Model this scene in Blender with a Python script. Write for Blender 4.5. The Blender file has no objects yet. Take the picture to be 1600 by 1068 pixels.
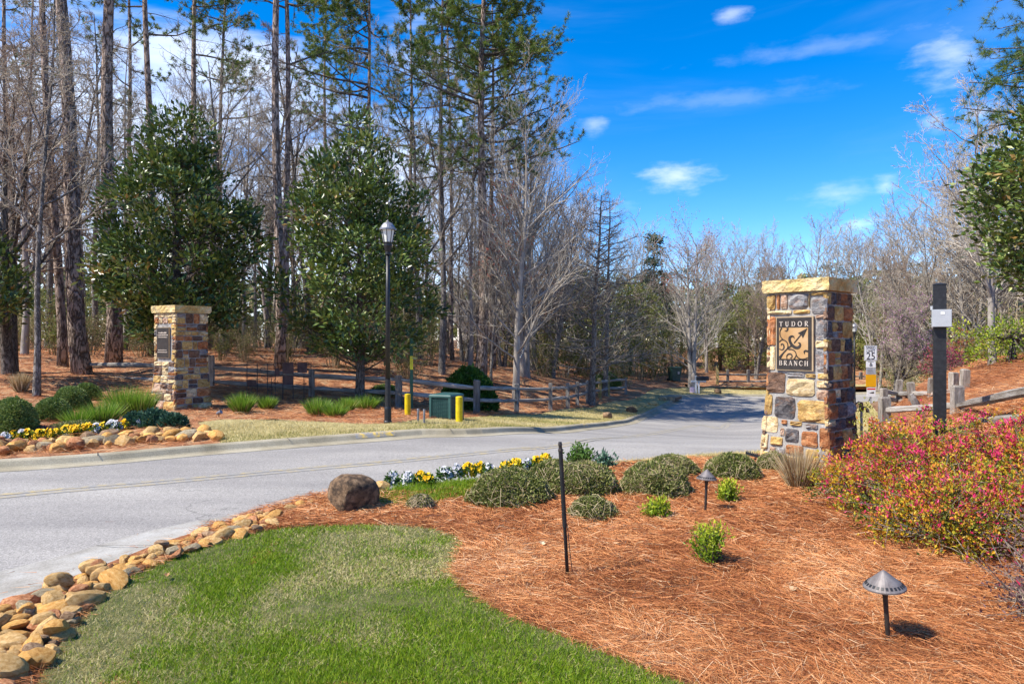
import bpy, bmesh, math, random
import numpy as np
from mathutils import Vector, Matrix
from mathutils.geometry import delaunay_2d_cdt
R = math.radians
scene = bpy.context.scene
COL = scene.collection

# ------------------------------------------------------------------ camera
CAMH, FPX, HY = 1.69, 1067.0, 531.0
cam = bpy.data.cameras.new('camera'); cam_o = bpy.data.objects.new('camera', cam); COL.objects.link(cam_o)
cam.sensor_width = 36; cam.lens = 36 * FPX / 1600
cam.shift_y = (HY - 534) / 1600
cam.clip_start = 0.1; cam.clip_end = 1500
cam_o.location = (0, 0, CAMH); cam_o.rotation_euler = (R(90), 0, 0)
scene.camera = cam_o

# ------------------------------------------------------------------ sun and sky
SUN_EL = 51.0
SUN_DIR = Vector((-0.93, -0.36, 0)).normalized() * math.cos(R(SUN_EL)) + Vector((0, 0, math.sin(R(SUN_EL))))
sun = bpy.data.lights.new('sun', 'SUN'); sun.energy = 4.7; sun.angle = R(0.5); sun.color = (1.0, 0.93, 0.82)
sun_o = bpy.data.objects.new('sun', sun); COL.objects.link(sun_o)
sun_o.rotation_euler = SUN_DIR.to_track_quat('Z', 'Y').to_euler(); sun_o.location = (-30, -8, 40)
scene.view_settings.view_transform = 'Standard'; scene.view_settings.look = 'None'
scene.view_settings.exposure = 0.93; scene.view_settings.gamma = 1.0

world = bpy.data.worlds.new('World'); scene.world = world; world.use_nodes = True
wt = world.node_tree; wt.nodes.clear()
def WN(t, **k):
    n = wt.nodes.new(t)
    for a, b in k.items(): setattr(n, a, b)
    return n
wl = wt.links.new
def wmath(op, a, b=None, c=None):
    n = WN('ShaderNodeMath', operation=op)
    for i, v in enumerate((a, b, c)):
        if v is None: continue
        if isinstance(v, (int, float)): n.inputs[i].default_value = v
        else: wl(v, n.inputs[i])
    return n.outputs[0]
sky = WN('ShaderNodeTexSky', sky_type='NISHITA', sun_disc=False)
sky.sun_elevation = R(SUN_EL); sky.sun_rotation = math.atan2(SUN_DIR.x, SUN_DIR.y)
sky.air_density = 1.0; sky.dust_density = 0.0; sky.ozone_density = 1.3; sky.altitude = 1500
hs = WN('ShaderNodeHueSaturation'); hs.inputs['Saturation'].default_value = 1.52; hs.inputs['Value'].default_value = 0.86
wl(sky.outputs[0], hs.inputs['Color'])
tc = WN('ShaderNodeTexCoord'); sp = WN('ShaderNodeSeparateXYZ'); wl(tc.outputs['Generated'], sp.inputs[0])
DX, DY, DZ = sp.outputs
# clouds: soft noise bank low over the horizon, thin veils and small fair-weather puffs
zc = wmath('MAXIMUM', DZ, 0.02)
az = wmath('ARCTAN2', DX, DY)
el = wmath('ARCSINE', DZ)
cmb = WN('ShaderNodeCombineXYZ'); wl(az, cmb.inputs[0]); wl(wmath('MULTIPLY', el, 2.6), cmb.inputs[1])
n1 = WN('ShaderNodeTexNoise'); n1.inputs['Scale'].default_value = 16; n1.inputs['Detail'].default_value = 7; n1.inputs['Roughness'].default_value = .6
wl(cmb.outputs[0], n1.inputs['Vector'])
n2 = WN('ShaderNodeTexNoise'); n2.inputs['Scale'].default_value = 1.9; n2.inputs['Detail'].default_value = 6; n2.inputs['Roughness'].default_value = .55; n2.inputs['Distortion'].default_value = .6
cmb2 = WN('ShaderNodeCombineXYZ'); wl(az, cmb2.inputs[0]); wl(wmath('MULTIPLY', el, 4.5), cmb2.inputs[1]); wl(cmb2.outputs[0], n2.inputs['Vector'])
def smooth(v, a, b):
    n = WN('ShaderNodeMapRange', interpolation_type='SMOOTHSTEP'); wl(v, n.inputs[0])
    n.inputs[1].default_value = a; n.inputs[2].default_value = b
    return n.outputs[0]
# bank of cloud towards the left of the road and all round behind it, fading out upwards
side = smooth(wmath('SUBTRACT', 0.0, az), -0.12, 0.22)
low = smooth(wmath('ADD', wmath('SUBTRACT', 0.43, el), wmath('MULTIPLY', wmath('SUBTRACT', n2.outputs[0], .5), 1.1)), -0.03, 0.22)
bank = wmath('MULTIPLY', wmath('MULTIPLY', side, low), 0.66)
veil = wmath('MULTIPLY', smooth(n2.outputs[0], .46, .80), .10)
total = wmath('MAXIMUM', bank, veil)
def puff(px, py, wx, wy, k):
    global total
    x = (px - 800) / FPX; z = (HY - py) / FPX
    a0 = math.atan(x); e0 = math.atan(z / math.sqrt(1 + x * x))
    dx = wmath('DIVIDE', wmath('SUBTRACT', az, a0), wx / FPX * math.cos(a0) ** 2)
    dy = wmath('DIVIDE', wmath('SUBTRACT', el, e0), wy / FPX)
    # flat below, domed above
    r = wmath('SQRT', wmath('ADD', wmath('MULTIPLY', dx, dx), wmath('MULTIPLY', dy, dy)))
    r = wmath('ADD', r, wmath('MULTIPLY', wmath('SUBTRACT', n1.outputs[0], .5), 3.4))
    v = wmath('MULTIPLY', smooth(wmath('SUBTRACT', 1.55, r), 0.0, 1.9), k * .62)
    total = wmath('MAXIMUM', total, v)
for a in [(1488, 88, 52, 30, .62), (1462, 185, 22, 14, .5), (1530, 178, 38, 16, .62), (1058, 275, 46, 17, .85), (1385, 288, 18, 11, .7),
          (1142, 22, 24, 9, .6), (1310, 303, 52, 12, .45), (1338, 350, 36, 10, .75), (926, 196, 20, 14, .5), (900, 330, 70, 14, .4), (1120, 155, 150, 12, .18), (1290, 72, 150, 10, .2)]:
    puff(*a)
mixc = WN('ShaderNodeMix', data_type='RGBA'); mixc.inputs['B'].default_value = (4.9, 5.2, 5.7, 1)
tintn = WN('ShaderNodeMix', data_type='RGBA', blend_type='MULTIPLY'); tintn.inputs['Factor'].default_value = 1; tintn.inputs['B'].default_value = (.98, .93, 1.08, 1); wl(hs.outputs[0], tintn.inputs['A'])
wl(total, mixc.inputs['Factor']); wl(tintn.outputs['Result'], mixc.inputs['A'])
bg = WN('ShaderNodeBackground'); bg.inputs['Strength'].default_value = 0.15
wo = WN('ShaderNodeOutputWorld'); wl(mixc.outputs['Result'], bg.inputs['Color']); wl(bg.outputs[0], wo.inputs['Surface'])

# ------------------------------------------------------------------ helpers
def tag(o, label=None, cat=None, group=None, kind=None):
    if label: o['label'] = label
    if cat: o['category'] = cat
    if group: o['group'] = group
    if kind: o['kind'] = kind
    return o
def empty(name, loc=(0, 0, 0), rz=0.0, parent=None):
    o = bpy.data.objects.new(name, None); COL.objects.link(o); o.location = loc; o.rotation_euler = (0, 0, rz)
    o.empty_display_size = .1
    if parent: o.parent = parent
    return o
def add(name, me, parent=None, loc=(0, 0, 0), rz=0.0):
    o = bpy.data.objects.new(name, me); COL.objects.link(o); o.location = loc; o.rotation_euler = (0, 0, rz)
    if parent: o.parent = parent
    return o
def copy_tree(o, parent=None):
    c = o.copy(); COL.objects.link(c); c.parent = parent
    for ch in o.children: copy_tree(ch, c)
    return c
class MB:
    """collects triangles / polygons of one mesh"""
    def __init__(s): s.v = []; s.f = []; s.t = []; s.n = 0
    def add(s, v, f, tint=None):
        v = np.asarray(v, float).reshape(-1, 3); s.v.append(v)
        f = np.asarray(f, int)
        s.f.append(f + s.n); s.n += len(v)
        if tint is None: tint = 0.5
        s.t.append(np.broadcast_to(np.asarray(tint, float), (len(v),)) if np.ndim(tint) else np.full(len(v), tint))
        return s
    def box(s, x0, x1, y0, y1, z0, z1, M=None, tint=None):
        v = np.array([(x, y, z) for z in (z0, z1) for y in (y0, y1) for x in (x0, x1)], float)
        if M is not None: v = np.array([tuple(M @ Vector(p)) for p in v])
        f = [(0, 2, 3, 1), (4, 5, 7, 6), (0, 1, 5, 4), (2, 6, 7, 3), (0, 4, 6, 2), (1, 3, 7, 5)]
        q = []
        for a, b, c, d in f: q += [(a, b, c), (a, c, d)]
        return s.add(v, q, tint)
    def tube(s, path, rad, k=8, cap=True, tint=None):
        v, f = tube(path, rad, k, cap); return s.add(v, f, tint)
    def lathe(s, prof, k=16, c=(0, 0, 0), M=None, tint=None):
        a = np.arange(k) * 2 * math.pi / k
        v = np.concatenate([np.stack([r * np.cos(a) + c[0], r * np.sin(a) + c[1], np.full(k, z + c[2])], 1) for r, z in prof])
        if M is not None: v = np.array([tuple(M @ Vector(p)) for p in v])
        n = len(prof); f = []
        for i in range(n - 1):
            for j in range(k):
                a0 = i * k + j; a1 = i * k + (j + 1) % k; f += [(a0, a1, a1 + k), (a0, a1 + k, a0 + k)]
        for j in range(1, k - 1): f += [(0, j + 1, j), ((n - 1) * k, (n - 1) * k + j, (n - 1) * k + j + 1)]
        return s.add(v, f, tint)
    def mesh(s, name, mat, smooth=False, tint=False):
        v = np.concatenate(s.v); f = np.concatenate(s.f)
        return mesh_np(name, v, f, mat, smooth, np.concatenate(s.t) if tint else None)
    def build(s, name, mat, parent=None, loc=(0, 0, 0), rz=0.0, smooth=False, tint=False):
        return add(name, s.mesh(name, mat, smooth, tint), parent, loc, rz)
def mesh_np(name, v, tri, mat, smooth=False, tint=None):
    me = bpy.data.meshes.new(name)
    v = np.asarray(v, np.float32); tri = np.asarray(tri, np.int32)
    me.vertices.add(len(v)); me.vertices.foreach_set('co', v.ravel())
    me.loops.add(tri.size); me.loops.foreach_set('vertex_index', tri.ravel())
    me.polygons.add(len(tri)); me.polygons.foreach_set('loop_start', np.arange(len(tri), dtype=np.int32) * 3)
    me.polygons.foreach_set('use_smooth', np.full(len(tri), bool(smooth)))
    if tint is not None:
        a = me.attributes.new('tint', 'FLOAT', 'POINT'); a.data.foreach_set('value', np.asarray(tint, np.float32))
    me.update(calc_edges=True); me.validate()
    if mat: me.materials.append(mat)
    return me
def tube(path, rad, k=6, cap=True):
    P = np.asarray(path, float); n = len(P); rad = np.broadcast_to(np.asarray(rad, float), (n,))
    T = np.gradient(P, axis=0); T /= np.linalg.norm(T, axis=1)[:, None] + 1e-9
    m = T.mean(0); ref = np.array([1., 0, 0]) if abs(m[0]) < abs(m[2]) or abs(m[0]) < .6 * np.linalg.norm(m) else np.array([0, 0, 1.])
    A = np.cross(T, ref); A /= np.linalg.norm(A, axis=1)[:, None] + 1e-9
    B = np.cross(T, A)
    an = np.arange(k) * 2 * math.pi / k
    V = P[:, None] + rad[:, None, None] * (A[:, None] * np.cos(an)[None, :, None] + B[:, None] * np.sin(an)[None, :, None])
    i = np.arange(n - 1)[:, None] * k; j = np.arange(k)[None]; j2 = (j + 1) % k
    a = i + j; b = i + j2
    F = np.concatenate([np.stack([a, b, b + k], -1).reshape(-1, 3), np.stack([a, b + k, a + k], -1).reshape(-1, 3)])
    if cap:
        c = [(0, q + 1, q) for q in range(1, k - 1)] + [((n - 1) * k, (n - 1) * k + q, (n - 1) * k + q + 1) for q in range(1, k - 1)]
        F = np.concatenate([F, np.array(c)])
    return V.reshape(-1, 3), F
def unit(a): return a / (np.linalg.norm(a, axis=-1, keepdims=True) + 1e-9)
def leaves(rng, c, d, L, W, tint, fold=.25, roll=None):
    """folded rhombus leaves: c base points, d directions, L, W sizes -> verts, tris, tints"""
    n = len(c); d = unit(d)
    r = unit(rng.normal(size=(n, 3))) if roll is None else roll
    s = unit(np.cross(d, r)); u = np.cross(s, d)
    L = np.broadcast_to(L, (n,))[:, None]; W = np.broadcast_to(W, (n,))[:, None]
    v = np.stack([c, c + d * L * .5 + s * W * .5 + u * W * fold, c + d * L, c + d * L * .5 - s * W * .5 + u * W * fold], 1)
    b = np.arange(n)[:, None] * 4
    f = np.concatenate([b + np.array([[0, 1, 2]]), b + np.array([[0, 2, 3]])])
    return v.reshape(-1, 3), f, np.repeat(np.broadcast_to(tint, (n,)), 4)
def blades(rng, c, d, L, W, bend, tint, seg=1):
    """grass blades / needles: tapered strips that bend towards `bend` vectors"""
    n = len(c); d = unit(d); s = unit(np.cross(d, rng.normal(size=(n, 3))))
    L = np.broadcast_to(L, (n,))[:, None]; W = np.broadcast_to(W, (n,))[:, None]
    if seg == 1:
        v = np.stack([c - s * W / 2, c + s * W / 2, c + d * L + bend], 1); k = 3
        f = np.arange(n * 3).reshape(-1, 3)
    else:
        m = c + d * L * .5 + bend * .3
        v = np.stack([c - s * W / 2, c + s * W / 2, m - s * W * .42, m + s * W * .42, c + d * L + bend], 1); k = 5
        b = np.arange(n)[:, None] * 5
        f = np.concatenate([b + np.array([q]) for q in ([0, 1, 3], [0, 3, 2], [2, 3, 4])])
    return v.reshape(-1, 3), f, np.repeat(np.broadcast_to(tint, (n,)), k)
def sphere_pts(rng, n): return unit(rng.normal(size=(n, 3)))
_vn = {}
def vnoise(x, y, s, seed=0):
    """value noise in [0,1]"""
    if seed not in _vn: _vn[seed] = np.random.default_rng(seed + 77).random((256, 256))
    g = _vn[seed]; x = np.asarray(x) * s; y = np.asarray(y) * s
    xi = np.floor(x).astype(int); yi = np.floor(y).astype(int); fx = x - xi; fy = y - yi
    fx = fx * fx * (3 - 2 * fx); fy = fy * fy * (3 - 2 * fy)
    a = g[xi % 256, yi % 256]; b = g[(xi + 1) % 256, yi % 256]; c = g[xi % 256, (yi + 1) % 256]; d = g[(xi + 1) % 256, (yi + 1) % 256]
    return (a * (1 - fx) + b * fx) * (1 - fy) + (c * (1 - fx) + d * fx) * fy

# ------------------------------------------------------------------ materials
def new_mat(name):
    m = bpy.data.materials.new(name); m.use_nodes = True
    nt = m.node_tree; b = nt.nodes['Principled BSDF']; return m, nt, b
def ramp(nt, fac, cols):
    n = nt.nodes.new('ShaderNodeValToRGB'); e = n.color_ramp.elements
    while len(e) < len(cols): e.new(.5)
    for i, c in enumerate(cols):
        p, c = (c if isinstance(c[0], (int, float)) and len(c) == 2 else (i / max(1, len(cols) - 1), c))
        e[i].position = p; e[i].color = (*c, 1)
    nt.links.new(fac, n.inputs[0]); return n.outputs[0]
def noise(nt, vec, scale, detail=5, rough=.6, dist=0):
    n = nt.nodes.new('ShaderNodeTexNoise'); n.inputs['Scale'].default_value = scale; n.inputs['Detail'].default_value = detail
    n.inputs['Roughness'].default_value = rough; n.inputs['Distortion'].default_value = dist
    if vec is not None: nt.links.new(vec, n.inputs['Vector'])
    return n.outputs[0]
def coords(nt, scale=(1, 1, 1), which='Object'):
    t = nt.nodes.new('ShaderNodeTexCoord'); m = nt.nodes.new('ShaderNodeMapping'); m.inputs['Scale'].default_value = scale
    nt.links.new(t.outputs[which], m.inputs[0]); return m.outputs[0]
def bump(nt, b, h, strength=.5, dist=.02):
    n = nt.nodes.new('ShaderNodeBump'); n.inputs['Strength'].default_value = strength; n.inputs['Distance'].default_value = dist
    nt.links.new(h, n.inputs['Height']); nt.links.new(n.outputs[0], b.inputs['Normal'])
def mixcol(nt, fac, a, c, mode='MIX'):
    n = nt.nodes.new('ShaderNodeMix'); n.data_type = 'RGBA'; n.blend_type = mode
    for s, v in (('Factor', fac), ('A', a), ('B', c)):
        if isinstance(v, (int, float)): n.inputs[s].default_value = v
        elif isinstance(v, tuple): n.inputs[s].default_value = (*v, 1)
        else: nt.links.new(v, n.inputs[s])
    return n.outputs['Result']
def M_noise(name, cols, scale=5, detail=6, rough=.85, bmp=.4, bdist=.01, stretch=(1, 1, 1), which='Object', fine=None, metal=0, randomize=0, spec=.3):
    m, nt, b = new_mat(name); c = coords(nt, stretch, which)
    if randomize:
        oi = nt.nodes.new('ShaderNodeObjectInfo'); va = nt.nodes.new('ShaderNodeVectorMath'); va.operation = 'ADD'
        sc = nt.nodes.new('ShaderNodeMath'); sc.operation = 'MULTIPLY'; sc.inputs[1].default_value = 37.0
        nt.links.new(oi.outputs['Random'], sc.inputs[0]); nt.links.new(c, va.inputs[0]); nt.links.new(sc.outputs[0], va.inputs[1]); c = va.outputs[0]
    f = noise(nt, c, scale, detail)
    col = ramp(nt, f, [(.3 + .4 * i / max(1, len(cols) - 1), k) for i, k in enumerate(cols)])
    h = f
    if fine:
        f2 = noise(nt, c, fine, 3, .7); col = mixcol(nt, .45, col, ramp(nt, f2, [(.3, (.25, .25, .25)), (.7, (.8, .8, .8))]), 'OVERLAY'); h = f2
    if randomize:
        hv = nt.nodes.new('ShaderNodeHueSaturation'); mr = nt.nodes.new('ShaderNodeMapRange')
        mr.inputs[3].default_value = 1 - randomize; mr.inputs[4].default_value = 1 + randomize
        nt.links.new(oi.outputs['Random'], mr.inputs[0]); nt.links.new(mr.outputs[0], hv.inputs['Value']); nt.links.new(col, hv.inputs['Color']); col = hv.outputs[0]
    nt.links.new(col, b.inputs['Base Color']); b.inputs['Roughness'].default_value = rough; b.inputs['Metallic'].default_value = metal
    b.inputs['Specular IOR Level'].default_value = spec
    if bmp: bump(nt, b, h, bmp, bdist)
    return m
def M_leaf(name, cols, rough=.55, trans=.35, spec=.35, back=None):
    """leaf colour by the per-leaf attribute `tint`; thin, lets some light through"""
    m, nt, b = new_mat(name)
    at_ = nt.nodes.new('ShaderNodeAttribute'); at_.attribute_name = 'tint'
    col = ramp(nt, at_.outputs['Fac'], cols)
    if back:
        g = nt.nodes.new('ShaderNodeNewGeometry'); col = mixcol(nt, g.outputs['Backfacing'], col, back)
    nt.links.new(col, b.inputs['Base Color']); b.inputs['Roughness'].default_value = rough; b.inputs['Specular IOR Level'].default_value = spec
    if trans:
        t = nt.nodes.new('ShaderNodeBsdfTranslucent'); nt.links.new(col, t.inputs[0])
        mx = nt.nodes.new('ShaderNodeMixShader'); mx.inputs[0].default_value = trans
        nt.links.new(b.outputs[0], mx.inputs[1]); nt.links.new(t.outputs[0], mx.inputs[2]); nt.links.new(mx.outputs[0], nt.nodes['Material Output'].inputs[0])
    return m
def M_bark(name, a, b_, c_, vs=9, bd=.05):
    m, nt, b = new_mat(name); c = coords(nt, (1, 1, .22))
    v = nt.nodes.new('ShaderNodeTexVoronoi'); v.feature = 'DISTANCE_TO_EDGE'; v.inputs['Scale'].default_value = vs
    nz = noise(nt, c, 3.0, 5); va = nt.nodes.new('ShaderNodeVectorMath'); va.operation = 'ADD'; nt.links.new(c, va.inputs[0])
    cv = nt.nodes.new('ShaderNodeCombineXYZ'); nt.links.new(nz, cv.inputs[0]); nt.links.new(nz, cv.inputs[1]); nt.links.new(cv.outputs[0], va.inputs[1]); nt.links.new(va.outputs[0], v.inputs['Vector'])
    plate = ramp(nt, v.outputs['Distance'], [(.0, (0, 0, 0)), (.16, (1, 1, 1))])
    n2 = noise(nt, coords(nt, (1, 1, .6)), 14, 5, .7)
    col = mixcol(nt, plate, a, ramp(nt, n2, [(.3, b_), (.7, c_)]))
    big = noise(nt, coords(nt), .8, 3); col = mixcol(nt, .5, col, ramp(nt, big, [(.3, (.32, .32, .32)), (.7, (.68, .68, .68))]), 'OVERLAY')
    nt.links.new(col, b.inputs['Base Color']); b.inputs['Roughness'].default_value = .95; b.inputs['Specular IOR Level'].default_value = .1
    mx = nt.nodes.new('ShaderNodeMath'); mx.operation = 'MULTIPLY_ADD'; mx.inputs[1].default_value = .3; nt.links.new(n2, mx.inputs[0]); nt.links.new(plate, mx.inputs[2])
    bump(nt, b, mx.outputs[0], .9, bd); return m
def M_plain(name, col, rough=.5, metal=0, spec=.4, wear=.12, scale=12):
    d = tuple(x * (1 - wear) for x in col); l = tuple(min(1, x * (1 + wear) + wear * .015) for x in col)
    return M_noise(name, [d, col, l], scale, 6, rough, .12, .004, metal=metal, spec=spec)

m_asphalt = None
def build_asphalt():
    m, nt, b = new_mat('asphalt'); c = coords(nt)
    sp_ = noise(nt, c, 95, 3, .75); v = nt.nodes.new('ShaderNodeTexVoronoi'); v.inputs['Scale'].default_value = 75; nt.links.new(c, v.inputs['Vector'])
    base = ramp(nt, sp_, [(.33, (.105, .098, .09)), (.5, (.27, .255, .235)), (.68, (.48, .455, .42))])
    base = mixcol(nt, .45, base, ramp(nt, v.outputs['Color'], [(.1, (.14, .13, .12)), (.9, (.41, .39, .365))]))
    patch = noise(nt, coords(nt, (.35, 1, 1)), .7, 5, .6)
    col = mixcol(nt, .55, base, ramp(nt, patch, [(.3, (.33, .33, .34)), (.7, (.64, .64, .63))]), 'OVERLAY')
    lane = noise(nt, coords(nt, (.12, .9, 1)), 1.3, 4, .6); col = mixcol(nt, .4, col, ramp(nt, lane, [(.35, (.36, .36, .37)), (.65, (.6, .6, .59))]), 'OVERLAY')
    spot = noise(nt, c, 2.3, 3, .5); col = mixcol(nt, ramp(nt, spot, [(.68, (0, 0, 0)), (.78, (.35, .35, .35))]), col, (.09, .088, .085))
    # thin cracks
    cr = nt.nodes.new('ShaderNodeTexVoronoi'); cr.feature = 'DISTANCE_TO_EDGE'; cr.inputs['Scale'].default_value = .28
    wv = nt.nodes.new('ShaderNodeVectorMath'); wv.operation = 'ADD'; nt.links.new(c, wv.inputs[0])
    wn = nt.nodes.new('ShaderNodeTexNoise'); wn.inputs['Scale'].default_value = 1.7; wn.inputs['Detail'].default_value = 5; nt.links.new(c, wn.inputs['Vector']); nt.links.new(wn.outputs['Color'], wv.inputs[1])
    nt.links.new(wv.outputs[0], cr.inputs['Vector'])
    crk = ramp(nt, cr.outputs['Distance'], [(0, (.62, .62, .62)), (.005, (1, 1, 1))])
    gate = noise(nt, c, .35, 2); crk = mixcol(nt, ramp(nt, gate, [(.53, (0, 0, 0)), (.58, (1, 1, 1))]), (1., 1., 1.), crk)
    col = mixcol(nt, 1., col, crk, 'MULTIPLY')
    nt.links.new(col, b.inputs['Base Color']); b.inputs['Roughness'].default_value = .85; b.inputs['Specular IOR Level'].default_value = .3
    bump(nt, b, sp_, .6, .006); return m
m_asphalt = build_asphalt()
m_conc = M_noise('concrete', [(.20, .185, .155), (.30, .285, .255), (.37, .36, .335)], 2.6, 8, .9, .35, .004, fine=70)
m_conc_far = M_noise('kerb concrete', [(.20, .172, .115), (.29, .255, .18), (.36, .325, .245)], 1.6, 8, .9, .35, .004, fine=60)
m_joint = M_noise('joint dirt', [(.05, .045, .04), (.09, .08, .07)], 20)
def worn_paint(name, col):
    m, nt, b = new_mat(name); c = coords(nt); f = noise(nt, c, 9, 8, .75)
    nt.links.new(mixcol(nt, ramp(nt, f, [(.46, (0, 0, 0)), (.66, (.9, .9, .9))]), (.24, .235, .225), col), b.inputs['Base Color']); b.inputs['Roughness'].default_value = .8
    return m
m_yellow_line = worn_paint('worn yellow road paint', (.42, .32, .13))
m_yellow_kerb = worn_paint('yellow kerb paint', (.78, .50, .01))
m_soil = M_noise('forest floor', [(.06, .032, .018), (.15, .075, .04), (.25, .15, .085), (.19, .15, .08)], 3.5, 10, .95, .8, .05, fine=26)
m_strawbase = M_noise('pine straw mat', [(.13, .046, .019), (.30, .12, .05), (.40, .185, .08)], 6, 10, .95, .9, .03, stretch=(1, 2.2, 1), fine=40)
m_litter = M_noise('leaf litter and straw', [(.08, .036, .018), (.22, .09, .042), (.34, .155, .072), (.42, .26, .14), (.22, .14, .075)], 2.2, 11, .95, .9, .05, fine=22)
m_straw = M_leaf('pine straw needles', [(0, (.11, .034, .012)), (.22, (.33, .108, .035)), (.5, (.55, .215, .072)), (.8, (.67, .35, .145)), (1, (.74, .54, .33))], .6, .1, .3)
m_lawnbase = M_noise('lawn thatch', [(.045, .06, .015), (.095, .10, .03), (.16, .14, .06)], 7, 8, .95, .8, .02, fine=60)
m_grass = M_leaf('grass blades', [(0, (.085, .175, .005)), (.32, (.19, .31, .008)), (.55, (.32, .37, .03)), (.75, (.42, .37, .15)), (1, (.58, .50, .27))], .55, .3, .25)
m_drylawnbase = M_noise('dormant lawn thatch', [(.22, .18, .075), (.35, .29, .13), (.42, .36, .18)], 3, 9, .95, .6, .02, fine=40)
m_drygrass = M_leaf('dormant grass blades', [(0, (.09, .15, .025)), (.3, (.24, .25, .06)), (.6, (.50, .41, .17)), (1, (.66, .56, .30))], .6, .25, .2)
# ------------------------------------------------------------------ terrain: thin plate spline through levelled spots
CP = []
for x in (-14, -9, -5, -1.5, 1.5, 4): 
    for y in (-4, 2, 6, 9.5): CP.append((x, y, 0))
CP += [(-9, 12, 0), (-4.5, 10.7, 0), (-2.4, 12, 0), (0, 12.5, -.03), (4.3, 9.9, 0), (6.5, 6, .15), (6.6, 9, .30), (7.5, 3, .35), (10, 8, .8), (14, 4, 1.0),
       (2, 12, -.03), (4.3, 8.6, 0), (3.3, 9.8, 0), (5.2, 9.6, .03), (-8, 16.2, 0), (-5, 15, -.02), (-2.6, 14.1, 0), (-1.8, 15.5, -.1), (.73, 15.5, -.33), (1.89, 18, -.57), (3.5, 22, -.95), (5.27, 28, -1.43), (9.3, 38, -1.62),
       (12, 43, -1.8), (16.4, 45, -1.94), (24.8, 46, -1.85), (40, 47, -1.7), (6.5, 14, -.25), (9.5, 20, -.8), (12.5, 27, -1.25), (18, 34.5, -1.5), (30, 37, -1.4),
       (-9.5, 20.5, .2), (-6.2, 21, -.02), (-3.5, 20.8, -.38), (-1.06, 20.5, -.52), (.16, 24.7, -.9), (1.46, 26, -.97), (2.85, 29.8, -1.15), (4.3, 33.5, -1.18), (5.06, 36, -1.28),
       (.6, 32, -.05), (-2.5, 30, .25), (-6, 26, .45), (-14, 23, .8), (-18, 20, .85), (-22, 14, .7), (-14, 16, .3), (-12, 13, .1), (-20, 30, 1.2), (-5, 40, .7), (3, 42, -.6), (8, 46, -1.1),
       (8.0, 14.6, -.1), (10, 14, .7), (13, 16, 1.2), (12, 22, -.1), (16, 24, .8), (18, 30, -.8), (20, 16, 1.8), (16, 60, -.95), (30, 60, -.6), (0, 60, .5), (-20, 60, 1.5), (40, 30, .8), (45, 90, .8), (0, 90, 1.2), (-45, 90, 2), (-45, 20, 1.2), (-45, -10, .6), (45, -10, 1.5), (35, 10, 2.0)]
CP = np.array(CP, float)
def _U(r2): return np.where(r2 > 1e-9, .5 * r2 * np.log(r2 + 1e-12), 0)
def _fit():
    X = CP[:, :2]; n = len(X); K = _U(((X[:, None] - X[None]) ** 2).sum(-1)) + np.eye(n) * .5
    Pm = np.c_[np.ones(n), X]; A = np.zeros((n + 3, n + 3)); A[:n, :n] = K; A[:n, n:] = Pm; A[n:, :n] = Pm.T
    return np.linalg.solve(A, np.r_[CP[:, 2], 0, 0, 0])
_W = _fit()
def hz(x, y):
    x = np.clip(np.asarray(x, float), -45, 45); y = np.clip(np.asarray(y, float), -10, 90)
    sh = np.shape(x); q = np.stack([x.ravel(), y.ravel()], 1)
    out = np.concatenate([_U(((c[:, None] - CP[None, :, :2]) ** 2).sum(-1)) @ _W[:-3] + _W[-3] + c @ _W[-2:] for c in np.array_split(q, max(1, len(q) // 20000))])
    return out.reshape(sh) if sh else float(out[0])
_YS = np.concatenate([np.arange(2.0, 40, .05), np.arange(40, 95, .2)])
def gp(px, py, off=0.0):
    """where the sight line through a spot of the photograph meets the ground"""
    X = (px - 800) / FPX * _YS; Z = CAMH - (py - HY) / FPX * _YS; d = Z - hz(X, _YS) - off
    i = np.argmax(d <= 0)
    if d[i] > 0: i = len(_YS) - 1
    if i > 0:
        t = d[i - 1] / (d[i - 1] - d[i] + 1e-12); Y = _YS[i - 1] + t * (_YS[i] - _YS[i - 1])
    else: Y = _YS[0]
    return (px - 800) / FPX * Y, Y
def gl(px, py, off=0.0):
    x, y = gp(px, py, off); return Vector((x, y, hz(x, y) + off))
def on(px, Y, off=0.0):
    """a spot on the ground at depth Y below the given column"""
    x = (px - 800) / FPX * Y; return Vector((x, Y, hz(x, Y) + off))
def dense(pts, step=.25, closed=False):
    P = np.array(pts, float)
    if closed: P = np.vstack([P, P[:1]])
    # Catmull-Rom
    out = []
    n = len(P)
    for i in range(n - 1):
        p0 = P[i - 1] if i > 0 else (P[-2] if closed else 2 * P[0] - P[1]); p1 = P[i]; p2 = P[i + 1]; p3 = P[i + 2] if i + 2 < n else (P[1] if closed else 2 * P[-1] - P[-2])
        k = max(1, int(np.linalg.norm(p2 - p1) / step))
        for t in np.arange(k) / k:
            out.append(.5 * (2 * p1 + (p2 - p0) * t + (2 * p0 - 5 * p1 + 4 * p2 - p3) * t * t + (3 * p1 - p0 - 3 * p2 + p3) * t ** 3))
    if not closed: out.append(P[-1])
    return np.array(out)
def inside(poly, x, y):
    poly = np.asarray(poly); r = np.zeros(np.shape(x), bool); j = len(poly) - 1
    for i in range(len(poly)):
        xi, yi = poly[i]; xj, yj = poly[j]
        c = ((yi > y) != (yj > y)) & (x < (xj - xi) * (y - yi) / (yj - yi + 1e-12) + xi); r ^= c; j = i
    return r
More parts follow.
